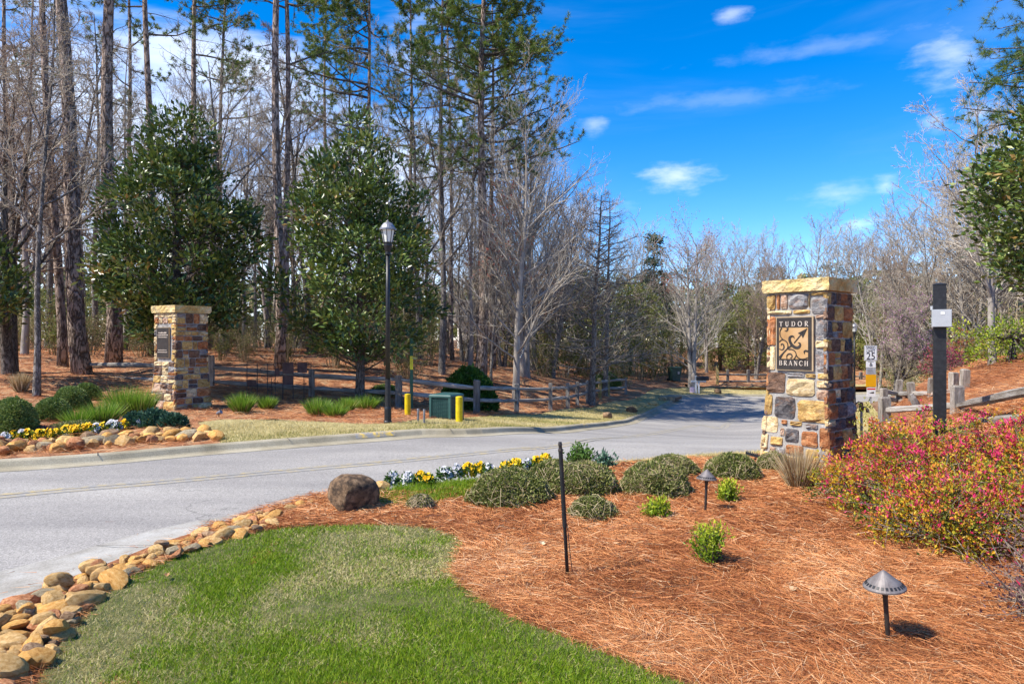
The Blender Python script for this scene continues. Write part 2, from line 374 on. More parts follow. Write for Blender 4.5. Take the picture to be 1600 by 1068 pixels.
def sheet(name, poly, off, mat, step=.5, rough=0.0, seed=1, offf=None):
    poly = np.asarray(poly, float); a = poly.min(0); b = poly.max(0)
    gx, gy = np.meshgrid(np.arange(a[0], b[0], step), np.arange(a[1], b[1], step)); gx = gx.ravel(); gy = gy.ravel()
    rr = np.random.default_rng(seed); gx = gx + rr.uniform(-.2, .2, gx.shape) * step; gy = gy + rr.uniform(-.2, .2, gy.shape) * step
    k = inside(poly, gx, gy); pts = [Vector(p) for p in poly] + [Vector(p) for p in np.stack([gx[k], gy[k]], 1)]
    r = delaunay_2d_cdt(pts, [], [list(range(len(poly)))], 1, 1e-5)
    v = np.array([tuple(p) for p in r[0]]); f = np.array([t for t in r[2] if len(t) == 3])
    # face orientation up
    A, B, C = v[f[:, 0]], v[f[:, 1]], v[f[:, 2]]
    cr = (B[:, 0] - A[:, 0]) * (C[:, 1] - A[:, 1]) - (B[:, 1] - A[:, 1]) * (C[:, 0] - A[:, 0]); f[cr < 0] = f[cr < 0][:, ::-1]
    z = hz(v[:, 0], v[:, 1]) + off
    if offf is not None: z = z + offf(v[:, 0], v[:, 1])
    if rough: z = z + (vnoise(v[:, 0], v[:, 1], 1.6, seed) - .5) * rough + (vnoise(v[:, 0], v[:, 1], 5., seed + 1) - .5) * rough * .5
    return add(name, mesh_np(name, np.c_[v, z], f, mat, True))

# ------------------------------------------------------------------ lines of the road, drawn on the ground
ROAD = -.08
near_asph = np.array([gp(*p, ROAD) for p in [(-260, 975), (0, 893), (100, 868), (200, 838), (300, 815), (400, 799), (500, 780)]] + [(-1.1, 7.85), (.1, 9.0), (1.3, 9.75), (2.6, 10.35), (4.0, 10.95), (5.4, 12.2), (7.0, 14.6), (9.5, 20), (12.3, 26.5), (18, 34), (30, 37), (48, 39)])
near_gut = np.array([gp(*p, -.03) for p in [(-260, 1035), (0, 945), (60, 922), (150, 888), (250, 851), (350, 819), (440, 791), (520, 771)]] + [(-.98, 7.62), (.18, 8.72), (1.4, 9.45), (2.7, 10.05), (4.15, 10.65), (5.6, 12.0), (7.25, 14.45), (9.8, 19.85), (12.6, 26.3), (18.2, 33.7), (30, 36.7), (48, 38.7)])
far_edge = np.array([(-32, 5.4), (-20, 6.6), (-12.5, 7.8)] + [gp(*p, ROAD) for p in [(0, 733), (345, 705.5), (590, 686.5), (660, 681)]] + [(-.55, 13.1), (.73, 15.3), (1.89, 18), (3.5, 22.2), (5.27, 28), (7.2, 33.5), (9.3, 38.2)])
far_edge2 = np.array([(9.3, 38.2), (10.2, 40.5), (12.4, 43.2), (16.4, 45), (24.8, 46), (48, 47)])
NA = dense(near_asph); NG = dense(near_gut); FE = dense(far_edge, .3); FE2 = dense(far_edge2, .5)
# wobble-free copies for offsets
def offset(line, d):
    T = np.gradient(line, axis=0); T /= np.linalg.norm(T, axis=1)[:, None]; return line + np.c_[-T[:, 1], T[:, 0]] * d

def ground_sheet():
    xs = np.concatenate([[-600, -300, -160, -90, -65], np.arange(-48, 49, .8), [65, 90, 160, 300, 600]]); ys = np.concatenate([[-300, -120, -50, -25], np.arange(-11, 92, .8), [110, 150, 220, 350, 600, 1000]])
    gx, gy = np.meshgrid(xs, ys); z = hz(gx, gy) - .20
    n = len(xs); m = len(ys); i = (np.arange(m - 1)[:, None] * n + np.arange(n - 1)[None]).ravel()
    f = np.concatenate([np.stack([i, i + 1, i + n + 1], 1), np.stack([i, i + n + 1, i + n], 1)])
    return tag(add('ground', mesh_np('ground', np.stack([gx.ravel(), gy.ravel(), z.ravel()], 1), f, m_soil, True)), kind='structure')
ground_sheet()
road_poly = np.vstack([NA, FE2[::-1], FE[::-1][1:]])
road = tag(sheet('road', road_poly, ROAD, m_asphalt, .6), kind='structure')

def ribbon(name, line_a, line_b, za, zb, mat, parent=None, n=None):
    """strip between two lines of equal length with relative heights"""
    n = len(line_a); v = []
    for P, dz in ((line_a, za), (line_b, zb)):
        v.append(np.c_[P, hz(P[:, 0], P[:, 1]) + dz])
    V = np.concatenate(v); i = np.arange(n - 1)
    f = np.concatenate([np.stack([i, i + 1, i + n + 1], 1), np.stack([i, i + n + 1, i + n], 1)])
    A, B, C = V[f[:, 0]], V[f[:, 1]], V[f[:, 2]]
    cr = np.cross(B - A, C - A)[:, 2]
    if cr.mean() < 0: f = f[:, ::-1]
    return add(name, mesh_np(name, V, f, mat, True), parent)
def resample(P, n):
    s = np.r_[0, np.cumsum(np.linalg.norm(np.diff(P, axis=0), axis=1))]; t = np.linspace(0, s[-1], n)
    return np.c_[np.interp(t, s, P[:, 0]), np.interp(t, s, P[:, 1])]
def match(Pa, Pb):
    """points of Pb nearest to Pa, in order"""
    q = resample(Pb, 4000); return np.array([q[np.argmin(((q - p) ** 2).sum(1))] for p in Pa])
# near side: concrete valley gutter that laps up to a low lip
NGm = match(NA, NG)
def strip_profile(name, A, B, prof, mat, parent=None, pick=None):
    """prof: list of (t across A->B, dz)"""
    V = []; n = len(A)
    for t, dz in prof:
        P = A * (1 - t) + B * t; V.append(np.c_[P, hz(P[:, 0], P[:, 1]) + dz])
    V = np.concatenate(V); i = np.arange(n - 1); F = []
    for k in range(len(prof) - 1):
        a = i + k * n; F += [np.stack([a, a + 1, a + n + 1], 1), np.stack([a, a + n + 1, a + n], 1)]
    F = np.concatenate(F); cr = np.cross(V[F[:, 1]] - V[F[:, 0]], V[F[:, 2]] - V[F[:, 0]])[:, 2]
    if cr.mean() < 0: F = F[:, ::-1]
    return add(name, mesh_np(name, V, F, mat, False), parent)
gut = tag(strip_profile('gutter', NA, NGm, [(-.01, -.11), (0, ROAD + .004), (.35, -.074), (.8, -.045), (1.0, -.02), (1.06, -.022), (1.08, -.16)], m_conc), kind='structure')
def cuts(line, line2, idx, name, w, dz0, dz1, parent, mat):
    for k in idx:
        a = line[k]; b = line2[k]; d = (b - a); t = np.array([-d[1], d[0]]); t /= np.linalg.norm(t); mb = MB()
        q = [a - t * w, a + t * w, b + t * w, b - t * w]; z = [dz0, dz0, dz1, dz1]
        mb.add([(p[0], p[1], hz(*p) + zz) for p, zz in zip(q, z)], [(0, 1, 2), (0, 2, 3)]); mb.build(name, mat, parent)
# far side: rolled kerb with pale gutter strip in front
k0 = offset(FE, -.26); k1 = offset(FE, .0); k2 = offset(FE, .22)
FE_s = FE
kerb = tag(strip_profile('kerb', offset(FE, -.24), offset(FE, .20), [(0, -.12), (.005, ROAD + .006), (.50, ROAD + .012), (.56, ROAD + .03), (.66, .015), (.72, .032), (.98, .036), (1.0, .02), (1.01, -.12)], m_conc_far), kind='structure')
sel = [i for i in range(len(FE)) if FE[i][0] > -14][::9]
for i in sel:
    a = FE[i]; T = FE[min(i + 1, len(FE) - 1)] - FE[i - 1]; T /= np.linalg.norm(T); N = np.array([-T[1], T[0]]); mb = MB()
    pr = [(.005, .018), (.053, .036), (.079, .039), (.185, .041)]; w = .006; V = []; F = []
    for d, dz in pr:
        for sg in (-1, 1):
            p = a + N * d + T * w * sg; V.append((p[0], p[1], hz(*p) + dz))
    for q in range(3): F += [(2 * q, 2 * q + 1, 2 * q + 3), (2 * q, 2 * q + 3, 2 * q + 2)]
    mb.add(V, F).build('kerb_joint', m_joint, kerb)
# yellow paint on the kerb by the lamp and a faint patch further on
def kerb_paint(px, py, half):
    x, y = gp(px, py, 0); i = int(np.argmin(((FE - (x, y)) ** 2).sum(1))); P = resample(FE, 6000); j = int(np.argmin(((P - (x, y)) ** 2).sum(1)))
    s = P[max(0, j - half):j + half]; T = np.gradient(s, axis=0); T /= np.linalg.norm(T, axis=1)[:, None]; N = np.c_[-T[:, 1], T[:, 0]]
    V = []; n = len(s); F = []
    for d, dz in [(.012, ROAD + .046), (.050, .019), (.078, .036), (.188, .040)]:
        p = s + N * d; V.append(np.c_[p, hz(p[:, 0], p[:, 1]) + dz])
    k = np.arange(n - 1)
    for q in range(3): F += [np.stack([k + q * n, k + 1 + q * n, k + n + 1 + q * n], 1), np.stack([k + q * n, k + n + 1 + q * n, k + n + q * n], 1)]
    add('yellow_kerb_paint', mesh_np('yellow_kerb_paint', np.concatenate(V), np.concatenate(F), m_yellow_kerb), kerb)
kerb_paint(590, 680, 38); kerb_paint(912, 664, 30)
kerb2 = tag(strip_profile('kerb', FE2, offset(FE2, .3), [(0, -.12), (.01, ROAD + .01), (.3, .02), (.98, .03), (1, -.12)], m_conc_far), kind='structure')
# double yellow centre line
def centre(off):
    c = [gp(*p, ROAD) for p in [(-300, 812), (0, 775), (250, 753), (450, 735), (600, 722), (700, 712), (800, 702), (900, 691), (1000, 680), (1090, 664)]] + [(7.2, 23.5), (9.2, 29), (12.0, 35.2), (16.2, 38.6), (24, 41), (46, 43)]
    L = dense(c, .3); return offset(L, off)
for o_ in (-.09, .09):
    C = centre(o_); a = offset(C, -.055); b = offset(C, .055)
    ribbon('yellow_centre_line', a, b, ROAD + .004, ROAD + .004, m_yellow_line, road)
# gutter joints
for i in range(6, len(NA) - 120, 11): cuts(NA, NGm, [i], 'gutter_joint', .004, ROAD + .008, -.014, gut, m_joint)

# ------------------------------------------------------------------ planted ground
lawn_edge_rock = [gp(*p) for p in [(10, 1180), (62, 1062), (95, 1005), (130, 962), (200, 905), (300, 862), (380, 838), (440, 826)]]
lawn_edge_top = [gp(*p) for p in [(520, 821), (600, 820), (660, 824), (700, 833), (722, 850)]]
lawn_edge_right = [gp(*p) for p in [(708, 880), (713, 905), (742, 932), (800, 965), (880, 996), (960, 1026), (1060, 1066), (1160, 1100)]]
lawn_poly = dense(lawn_edge_rock + lawn_edge_top + lawn_edge_right, .12)
lawn_poly = np.vstack([lawn_poly, [(1.7, 2.5), (1.8, -1), (-2.5, -1), (-2.6, 2.2)]])
lawn = tag(sheet('lawn', lawn_poly, .0, m_lawnbase, .15, .02, 3), kind='structure')
# rock bed between gutter and lawn, straw bed on the right, as one mat under the needles
i_end = int(np.argmin(((NG - (4.15, 10.65)) ** 2).sum(1)))
straw_poly = np.vstack([NG[:i_end] + (0.0, -.05), [(4.5, 10.9), (5.6, 11.2), (6.6, 12.4), (8.6, 16.5), (9.4, 15.2), (10.5, 19), (14, 23), (24, 24), (30, 14), (30, -6), (1.9, -6), (-3.2, -6), (-5, 2)]])
straw = tag(sheet('straw_bed', straw_poly, -.012, m_strawbase, .3, .03, 5), kind='structure')
# dormant lawn across the road and by the near pillar
mulch_line = [(-2.0, 15.6)] + [gp(*p) for p in [(750, 651), (850, 646), (925, 636), (1000, 621), (1040, 614)]]
far_lawn_back = [gp(*p) for p in [(345, 690), (318, 668), (310, 661), (345, 657), (430, 657), (520, 661), (600, 663), (680, 655), (750, 652), (850, 646), (925, 636), (965, 627), (1000, 620)]] + [(9.0, 43), (12, 47)]
i0 = int(np.argmin(((FE - gp(345, 705)) ** 2).sum(1)))
FK = offset(FE, .20)
far_lawn_poly = np.vstack([FK[i0:], offset(FE2, .3)[:30], [(30, 52), (20, 50)], dense(far_lawn_back, .3)[::-1]])
far_lawn = tag(sheet('far_lawn', far_lawn_poly, .012, m_drylawnbase, .5, .03, 7), kind='structure')
near_strip = np.vstack([NG[i_end - 14:i_end + 60] + (0, -.03), [(11.5, 22), (10.2, 19), (8.9, 16.2), (7.6, 14.4), (6.2, 12.0), (5.0, 10.9), (4.2, 10.35), (3.2, 9.95), (2.2, 9.6)]])
strip_lawn = tag(sheet('roadside_lawn', near_strip, .008, m_drylawnbase, .35, .02, 8), kind='structure')
# mulched woodland floor on the left
wood_poly = np.vstack([FK[:i0 + 1] , dense(far_lawn_back, .3), [(14, 58), (0, 62), (-30, 60), (-44, 40), (-44, 5)]])
wood = tag(sheet('mulch_bank', wood_poly, 0.0, m_litter, .7, .10, 9), kind='structure')
right_wood = tag(sheet('mulch_slope', np.array([(14, 47.6), (48, 48.8), (60, 75), (20, 80), (10, 62), (11, 50)]), .02, m_litter, 1.2, .1, 10), kind='structure')

# ------------------------------------------------------------------ grass and needles
def scatter(rng, poly, n, dens=None):
    poly = np.asarray(poly); a = poly.min(0); b = poly.max(0); xs = []; ys = []; c = 0
    while c < n:
        x = rng.uniform(a[0], b[0], n * 2); y = rng.uniform(a[1], b[1], n * 2); k = inside(poly, x, y)
        if dens is not None: k &= rng.random(len(x)) < dens(x, y)
        xs.append(x[k]); ys.append(y[k]); c += k.sum()
    return np.concatenate(xs)[:n], np.concatenate(ys)[:n]
def view(x, y, m=1.08): return (np.abs(x) < .75 * m * y + .3) & (y > 2.7)
def lawn_grass():
    rng = np.random.default_rng(11); n = 210000
    x, y = scatter(rng, lawn_poly, n, lambda x, y: np.where(view(x, y), 1.0, .12) * np.clip(4.2 / np.maximum(y, 2.9), .5, 1.3) / 1.3)
    g = .55 * vnoise(x, y, .95, 21) + .30 * vnoise(x, y, 2.6, 22) + .15 * vnoise(x, y, 7, 23)
    edge = np.zeros(n)
    for e, w in ((np.array(lawn_edge_rock), .75), (np.array(lawn_edge_top), .55), (np.array(lawn_edge_right), .3)):
        E = dense(e, .1); d = np.sqrt(((np.stack([x, y], 1)[:, None] - E[None, ::2]) ** 2).sum(-1)).min(1) if False else np.full(n, 9.)
        for p in E[::2]: d = np.minimum(d, np.hypot(x - p[0], y - p[1]))
        edge = np.maximum(edge, np.clip(1 - d / w, 0, 1))
    dry = np.clip((g - .44) * 4.6, 0, 1) * .85 + edge * .42
    pick = rng.random(n) < np.clip(dry, .06, .92)
    t = np.where(pick, rng.uniform(.68, 1, n), rng.uniform(0, .55, n))
    z = hz(x, y) + .0
    d = np.stack([rng.normal(0, .5, n), rng.normal(0, .5, n), np.ones(n)], 1); d[pick, 2] *= .55
    L = rng.uniform(.022, .05, n) * np.where(pick, .85, 1.05); be = np.stack([rng.normal(0, .010, n), rng.normal(0, .010, n), -rng.uniform(0, .012, n)], 1)
    v, f, tt = blades(rng, np.stack([x, y, z - .004], 1), d, L, rng.uniform(.004, .0065, n) * np.clip(y / 4, .85, 1.5), be, t)
    o = add('grass', mesh_np('grass', v, f, m_grass, False, tt)); tag(o, 'patchy green and dormant tan grass of the foreground lawn', 'grass', kind='stuff')
def straw_needles():
    rng = np.random.default_rng(12); n = 185000
    ip = straw_poly
    def dens(x, y):
        k = view(x, y) & ~inside(lawn_poly, x, y) & (y < 12.5) & (y > 2.9); rockband = x < -2.75 + .0 * y
        return np.where(k & ~rockband, np.clip((4.6 / y) ** 1.55, .05, 1), 0)
    x, y = scatter(rng, ip, n, dens)
    # stay out of the lawn strip along the road
    k = ~inside(near_strip, x, y); x = x[k]; y = y[k]; n = len(x)
    a = (vnoise(x, y, 1.5, 31) * 2.2 + vnoise(x, y, 4.5, 32) * 2.0) * math.pi + rng.normal(0, .75, n)
    d = np.stack([np.cos(a), np.sin(a), rng.normal(.06, .16, n)], 1)
    h = (vnoise(x, y, 1.6, 5) - .5) * .03 + (vnoise(x, y, 3.5, 33)) * .03 + rng.uniform(-.012, .03, n)
    L = rng.uniform(.09, .23, n); s = np.clip(y / 4.5, .8, 2.4)
    be = np.stack([rng.normal(0, .03, n), rng.normal(0, .03, n), -rng.uniform(.0, .04, n)], 1)
    t = np.clip(rng.normal(.48, .2, n) + (vnoise(x, y, 1.3, 34) - .5) * .5, 0, 1); t = np.where(rng.random(n) < .05, rng.uniform(.88, 1, n), t)
    c = np.stack([x, y, hz(x, y) + h], 1) - d * (L * .5)[:, None]
    v, f, tt = blades(rng, c, d, L, .0025 * s, be, t, 2)
    o = add('pine_straw', mesh_np('pine_straw', v, f, m_straw, False, tt)); tag(o, 'loose rust-brown pine needles mulching the foreground bed', 'pine straw', kind='stuff')
    # coarser needles over the beds across the road
    n = 42000; x, y = scatter(rng, wood_poly, n, lambda x, y: np.where(view(x, y) & (y < 34), np.clip((12 / y) ** 1.6, 0, 1), 0))
    xr, yr = scatter(rng, np.array([(6.6, 12.4), (8.6, 16.0), (10.5, 19), (14, 23), (24, 24), (30, 14), (9, 10)]), 9000, lambda x, y: view(x, y) * 1.0)
    x = np.r_[x, xr]; y = np.r_[y, yr]; n = len(x)
    a = rng.uniform(0, 6.28, n); d = np.stack([np.cos(a), np.sin(a), rng.normal(.05, .2, n)], 1)
    t = np.clip(rng.normal(.46, .22, n) + (vnoise(x, y, .5, 35) - .5) * .7, 0, 1)
    h = (vnoise(x, y, 1.6, 9) - .5) * .10 + (vnoise(x, y, 5., 10) - .5) * .05 + rng.uniform(0, .05, n)
    v, f, tt = blades(rng, np.stack([x, y, hz(x, y) + h], 1), d, rng.uniform(.15, .34, n), .0065 * np.clip(y / 14, .8, 2.2), np.zeros((n, 3)), t)
    o = add('pine_straw', mesh_np('pine_straw', v, f, m_straw, False, tt)); tag(o, 'reddish pine straw and leaves over the bank across the road', 'pine straw', kind='stuff')
def far_grass():
    rng = np.random.default_rng(13)
    for nm, poly, n, lab, dn in (('grass', far_lawn_poly, 60000, 'dormant golden grass of the verge across the road', lambda x, y: np.where(view(x, y), np.clip((11.5 / y) ** 1.6, 0, 1), 0)),
                              ('grass', near_strip, 16000, 'golden grass strip along the road behind the larger pillar', lambda x, y: np.where(view(x, y), np.clip((11.5 / y) ** 1.6, 0, 1), 0))):
        x, y = scatter(rng, poly, n, dn)
        g = vnoise(x, y, .6, 41); kerbd = np.clip((14.2 - y) / 3, 0, 1) * (nm == 'grass')
        t = np.clip(rng.normal(.68, .2, n) - (g - .45) * .7 - .25 * kerbd * (poly is far_lawn_poly), 0, 1)
        d = np.stack([rng.normal(0, .45, n), rng.normal(0, .45, n), np.ones(n)], 1); s = np.clip(y / 11, .8, 2.5)
        v, f, tt = blades(rng, np.stack([x, y, hz(x, y)], 1), d, rng.uniform(.035, .07, n), .008 * s, np.zeros((n, 3)), t)
        o = add(nm, mesh_np(nm, v, f, m_drygrass, False, tt)); tag(o, lab, 'grass', kind='stuff')
lawn_grass(); straw_needles(); far_grass()
def road_litter():
    rng = np.random.default_rng(15); n = 2600; i = rng.integers(0, len(NA) - 60, n); w = np.abs(rng.normal(0, .5, n)) * np.where(rng.random(n) < .5, 1, .25); P = NGm[i] * 1.0 + (NA[i] - NGm[i]) * (w * 1.6)[:, None] + rng.normal(0, .05, (n, 2))
    dz = np.interp(w * 1.6, [0, .2, .65, 1], [-.012, -.035, -.066, ROAD + .012]); a = rng.uniform(0, 6.28, n); d = np.stack([np.cos(a), np.sin(a), np.zeros(n)], 1)
    v, f, tt = blades(rng, np.stack([P[:, 0], P[:, 1], hz(P[:, 0], P[:, 1]) + dz], 1), d, rng.uniform(.05, .16, n), .004, np.zeros((n, 3)), rng.uniform(.2, .9, n))
    tag(add('pine_straw', mesh_np('pine_straw', v, f, m_straw, False, tt)), 'stray pine needles blown onto the near gutter', 'pine straw', kind='stuff')
road_litter()
# ------------------------------------------------------------------ stone gate pillars
def M_stone(name, cols, sc=7):
    """split stone: layered veins, patchy iron staining, darker seams"""
    m, nt, b = new_mat(name); c = coords(nt, (1, 1, 1.6)); oi = nt.nodes.new('ShaderNodeObjectInfo'); va = nt.nodes.new('ShaderNodeVectorMath'); va.operation = 'ADD'
    sc_ = nt.nodes.new('ShaderNodeMath'); sc_.operation = 'MULTIPLY'; sc_.inputs[1].default_value = 41.0; nt.links.new(oi.outputs['Random'], sc_.inputs[0]); nt.links.new(c, va.inputs[0]); nt.links.new(sc_.outputs[0], va.inputs[1]); c = va.outputs[0]
    f = noise(nt, c, sc, 9, .65, .8); col = ramp(nt, f, [(.32 + .36 * i / (len(cols) - 1), k) for i, k in enumerate(cols)])
    st = noise(nt, c, 4.5, 4, .6, 1.2); col = mixcol(nt, ramp(nt, st, [(.5, (0, 0, 0)), (.66, (.6, .6, .6))]), col, (.22, .11, .055))
    g = noise(nt, c, 5.5, 4, .6, .5); col = mixcol(nt, ramp(nt, g, [(.56, (0, 0, 0)), (.7, (.32, .32, .32))]), col, (.20, .19, .185))
    f2 = noise(nt, c, 34, 5, .75); col = mixcol(nt, .6, col, ramp(nt, f2, [(.3, (.18, .18, .18)), (.7, (.8, .8, .8))]), 'OVERLAY')
    hv = nt.nodes.new('ShaderNodeHueSaturation'); mr = nt.nodes.new('ShaderNodeMapRange'); mr.inputs[3].default_value = .85; mr.inputs[4].default_value = 1.28; hv.inputs['Saturation'].default_value = 1.0
    nt.links.new(oi.outputs['Random'], mr.inputs[0]); nt.links.new(mr.outputs[0], hv.inputs['Value']); nt.links.new(col, hv.inputs['Color']); nt.links.new(hv.outputs[0], b.inputs['Base Color'])
    b.inputs['Roughness'].default_value = .92; b.inputs['Specular IOR Level'].default_value = .12
    ad = nt.nodes.new('ShaderNodeMath'); ad.operation = 'ADD'; nt.links.new(f, ad.inputs[0]); nt.links.new(f2, ad.inputs[1]); bump(nt, b, ad.outputs[0], 1.0, .022); return m
ST = {'cream': M_stone('cream stone', [(.40, .28, .13), (.64, .50, .28), (.76, .66, .46)]),
      'gold': M_stone('golden stone', [(.32, .17, .05), (.52, .34, .12), (.64, .48, .22)]),
      'rust': M_stone('rust stone', [(.16, .055, .025), (.38, .15, .06), (.52, .29, .14)]),
      'brown': M_stone('brown stone', [(.05, .032, .025), (.14, .085, .06), (.26, .17, .12)], 9),
      'blue': M_stone('blue grey stone', [(.12, .12, .125), (.26, .255, .26), (.42, .405, .375)]),
      'dark': M_stone('dark grey stone', [(.03, .03, .034), (.09, .085, .09), (.18, .165, .155)], 10),
      'pink': M_stone('pinkish stone', [(.32, .18, .12), (.50, .34, .24), (.60, .50, .40)])}
m_mortar = M_noise('mortar', [(.20, .19, .175), (.30, .285, .265), (.38, .365, .345)], 8, 8, .95, .7, .01, fine=60)
m_cap = M_noise('cut sandstone cap', [(.40, .24, .07), (.60, .44, .19), (.70, .57, .33)], 3, 9, .9, 1.0, .03, fine=30, spec=.15)
m_plaque = M_plain('dark bronze plaque', (.036, .030, .027), .45, .3, .4, .3)
m_panel = M_noise('tan plaque panel', [(.30, .165, .065), (.42, .25, .105), (.47, .31, .165)], 4, 6, .6, .15, .004)
m_letter = M_plain('brushed letters', (.62, .53, .44), .45, .3, .5)
m_trim = M_plain('plaque bronze trim', (.42, .31, .19), .5, .3, .4)
PH = 2.335           # shaft height below the cap
def half_w(z): return .415 + .072 * max(0, 1 - z / 1.5) ** 1.7
def stone_mesh(rng, corner, mat, w, h, prot):
    """corner(s,t,d) maps 0..1 across, 0..1 up, d out; pillowed rough face"""
    g = np.array([0, .16, .5, .84, 1.0]); k = len(g); V = []; F = []
    jit = rng.normal(0, 1, (k, k, 3)); sk = rng.uniform(-.035, .035, (4, 2))
    for i, t in enumerate(g):
        for j, s in enumerate(g):
            e = min(i, k - 1 - i, j, k - 1 - j)
            d = prot * (.42 if e == 0 else 1.0) + (jit[i, j, 0] * .010 if e else 0)
            cx = (s - .5); cy = (t - .5); cut = 0
            if e == 0 and i in (0, k - 1) and j in (0, k - 1): cut = .10
            ss = s - cx * cut + (jit[i, j, 1] * .022 if 0 < j < k - 1 or e == 0 else 0) * (.6 if e == 0 else 1)
            tt = t - cy * cut + (jit[i, j, 2] * .022) * (.6 if e == 0 else 1)
            V.append(corner(ss, tt, d))
    for i in range(k - 1):
        for j in range(k - 1):
            a = i * k + j; F += [(a, a + 1, a + k + 1), (a, a + k + 1, a + k)]
    ring = [j for j in range(k)] + [i * k + k - 1 for i in range(1, k)] + [(k - 1) * k + j for j in range(k - 2, -1, -1)] + [i * k for i in range(k - 2, 0, -1)]
    b = len(V)
    for q in ring:
        i, j = divmod(q, k); V.append(corner(g[j], g[i], -.03))
    n = len(ring)
    for q in range(n): F += [(ring[q], b + q, b + (q + 1) % n), (ring[q], b + (q + 1) % n, ring[(q + 1) % n])]
    return mesh_np('stone', V, F, mat, False)
def random_layout(rng, z0=0.0, z1=PH, pr=(.24, .24, .15, .16, .06, .06, .09)):
    out = []; z = z0
    while z < z1 - .04:
        h = min(rng.uniform(.11, .24), z1 - z)
        if z1 - z - h < .07: h = z1 - z
        u = 0.0
        while u < .999:
            w = rng.uniform(.14, .38)
            if 1 - u - w < .12: w = 1 - u
            c = rng.choice(['gold', 'cream', 'rust', 'brown', 'blue', 'dark', 'pink'], p=list(pr))
            if h > .16 and rng.random() < .3:
                k = rng.uniform(.35, .6) * h; out.append((u, u + w, z, z + k, c)); out.append((u, u + w, z + k, z + h, rng.choice(['gold', 'cream', 'rust', 'brown', 'blue'])))
            else: out.append((u, u + w, z, z + h, c))
            u += w
        z += h
    return out
# front of the near pillar, stone by stone: pixels of two enlarged views -> (u0,u1,z0,z1,kind)
def near_front():
    L = []
    def a(x0, x1, y0, y1, c):     # view 1
        L.append((( x0 - 112) / 675, (x1 - 112) / 675, PH - (y1 - 190) / 7.12 / 262 * PH, PH - (y0 - 190) / 7.12 / 262 * PH, c))
    def b(x0, x1, y0, y1, c):     # view 2
        l = 80 - max(0, y0 - 500) * .16; r = 690; yy0 = 570 + y0 / 6.47; yy1 = 570 + y1 / 6.47
        L.append(((x0 - l) / (r - l), (x1 - l) / (r - l), PH - (yy1 - 457) / 262 * PH, PH - (yy0 - 457) / 262 * PH, c))
    for q in [(112, 207, 195, 382, 'gold'), (207, 262, 195, 378, 'rust'), (262, 352, 195, 378, 'pink'), (352, 588, 195, 378, 'blue'), (588, 616, 195, 378, 'cream'), (616, 787, 192, 243, 'gold'), (616, 787, 243, 440, 'blue'),
              (112, 400, 382, 436, 'cream'), (408, 612, 380, 436, 'gold'), (112, 212, 445, 785, 'rust'), (112, 205, 785, 1065, 'cream'),
              (664, 787, 442, 494, 'pink'), (664, 787, 496, 720, 'blue'), (664, 787, 722, 815, 'cream'), (664, 787, 817, 1062, 'blue')]: a(*q)
    for q in [(82, 276, 76, 298, 'brown'), (280, 474, 76, 130, 'blue'), (476, 588, 80, 132, 'gold'), (598, 690, 72, 140, 'gold'), (280, 580, 134, 316, 'cream'), (590, 690, 142, 228, 'cream'), (588, 690, 232, 338, 'pink'),
              (80, 150, 308, 526, 'gold'), (168, 386, 322, 550, 'dark'), (404, 690, 342, 570, 'gold'), (62, 216, 534, 706, 'cream'), (222, 272, 640, 730, 'pink'), (238, 306, 556, 612, 'rust'), (324, 450, 560, 620, 'gold'), (474, 604, 574, 630, 'blue'),
              (272, 416, 640, 782, 'dark'), (434, 596, 650, 812, 'rust'), (606, 690, 602, 826, 'rust'), (40, 104, 716, 890, 'cream'), (114, 250, 736, 834, 'gold'), (100, 170, 842, 940, 'pink'), (270, 456, 800, 905, 'rust'), (178, 262, 840, 965, 'blue'),
              (468, 600, 822, 965, 'gold'), (608, 690, 834, 965, 'blue'), (272, 456, 912, 965, 'cream'), (10, 92, 896, 965, 'gold')]: b(*q)
    return L
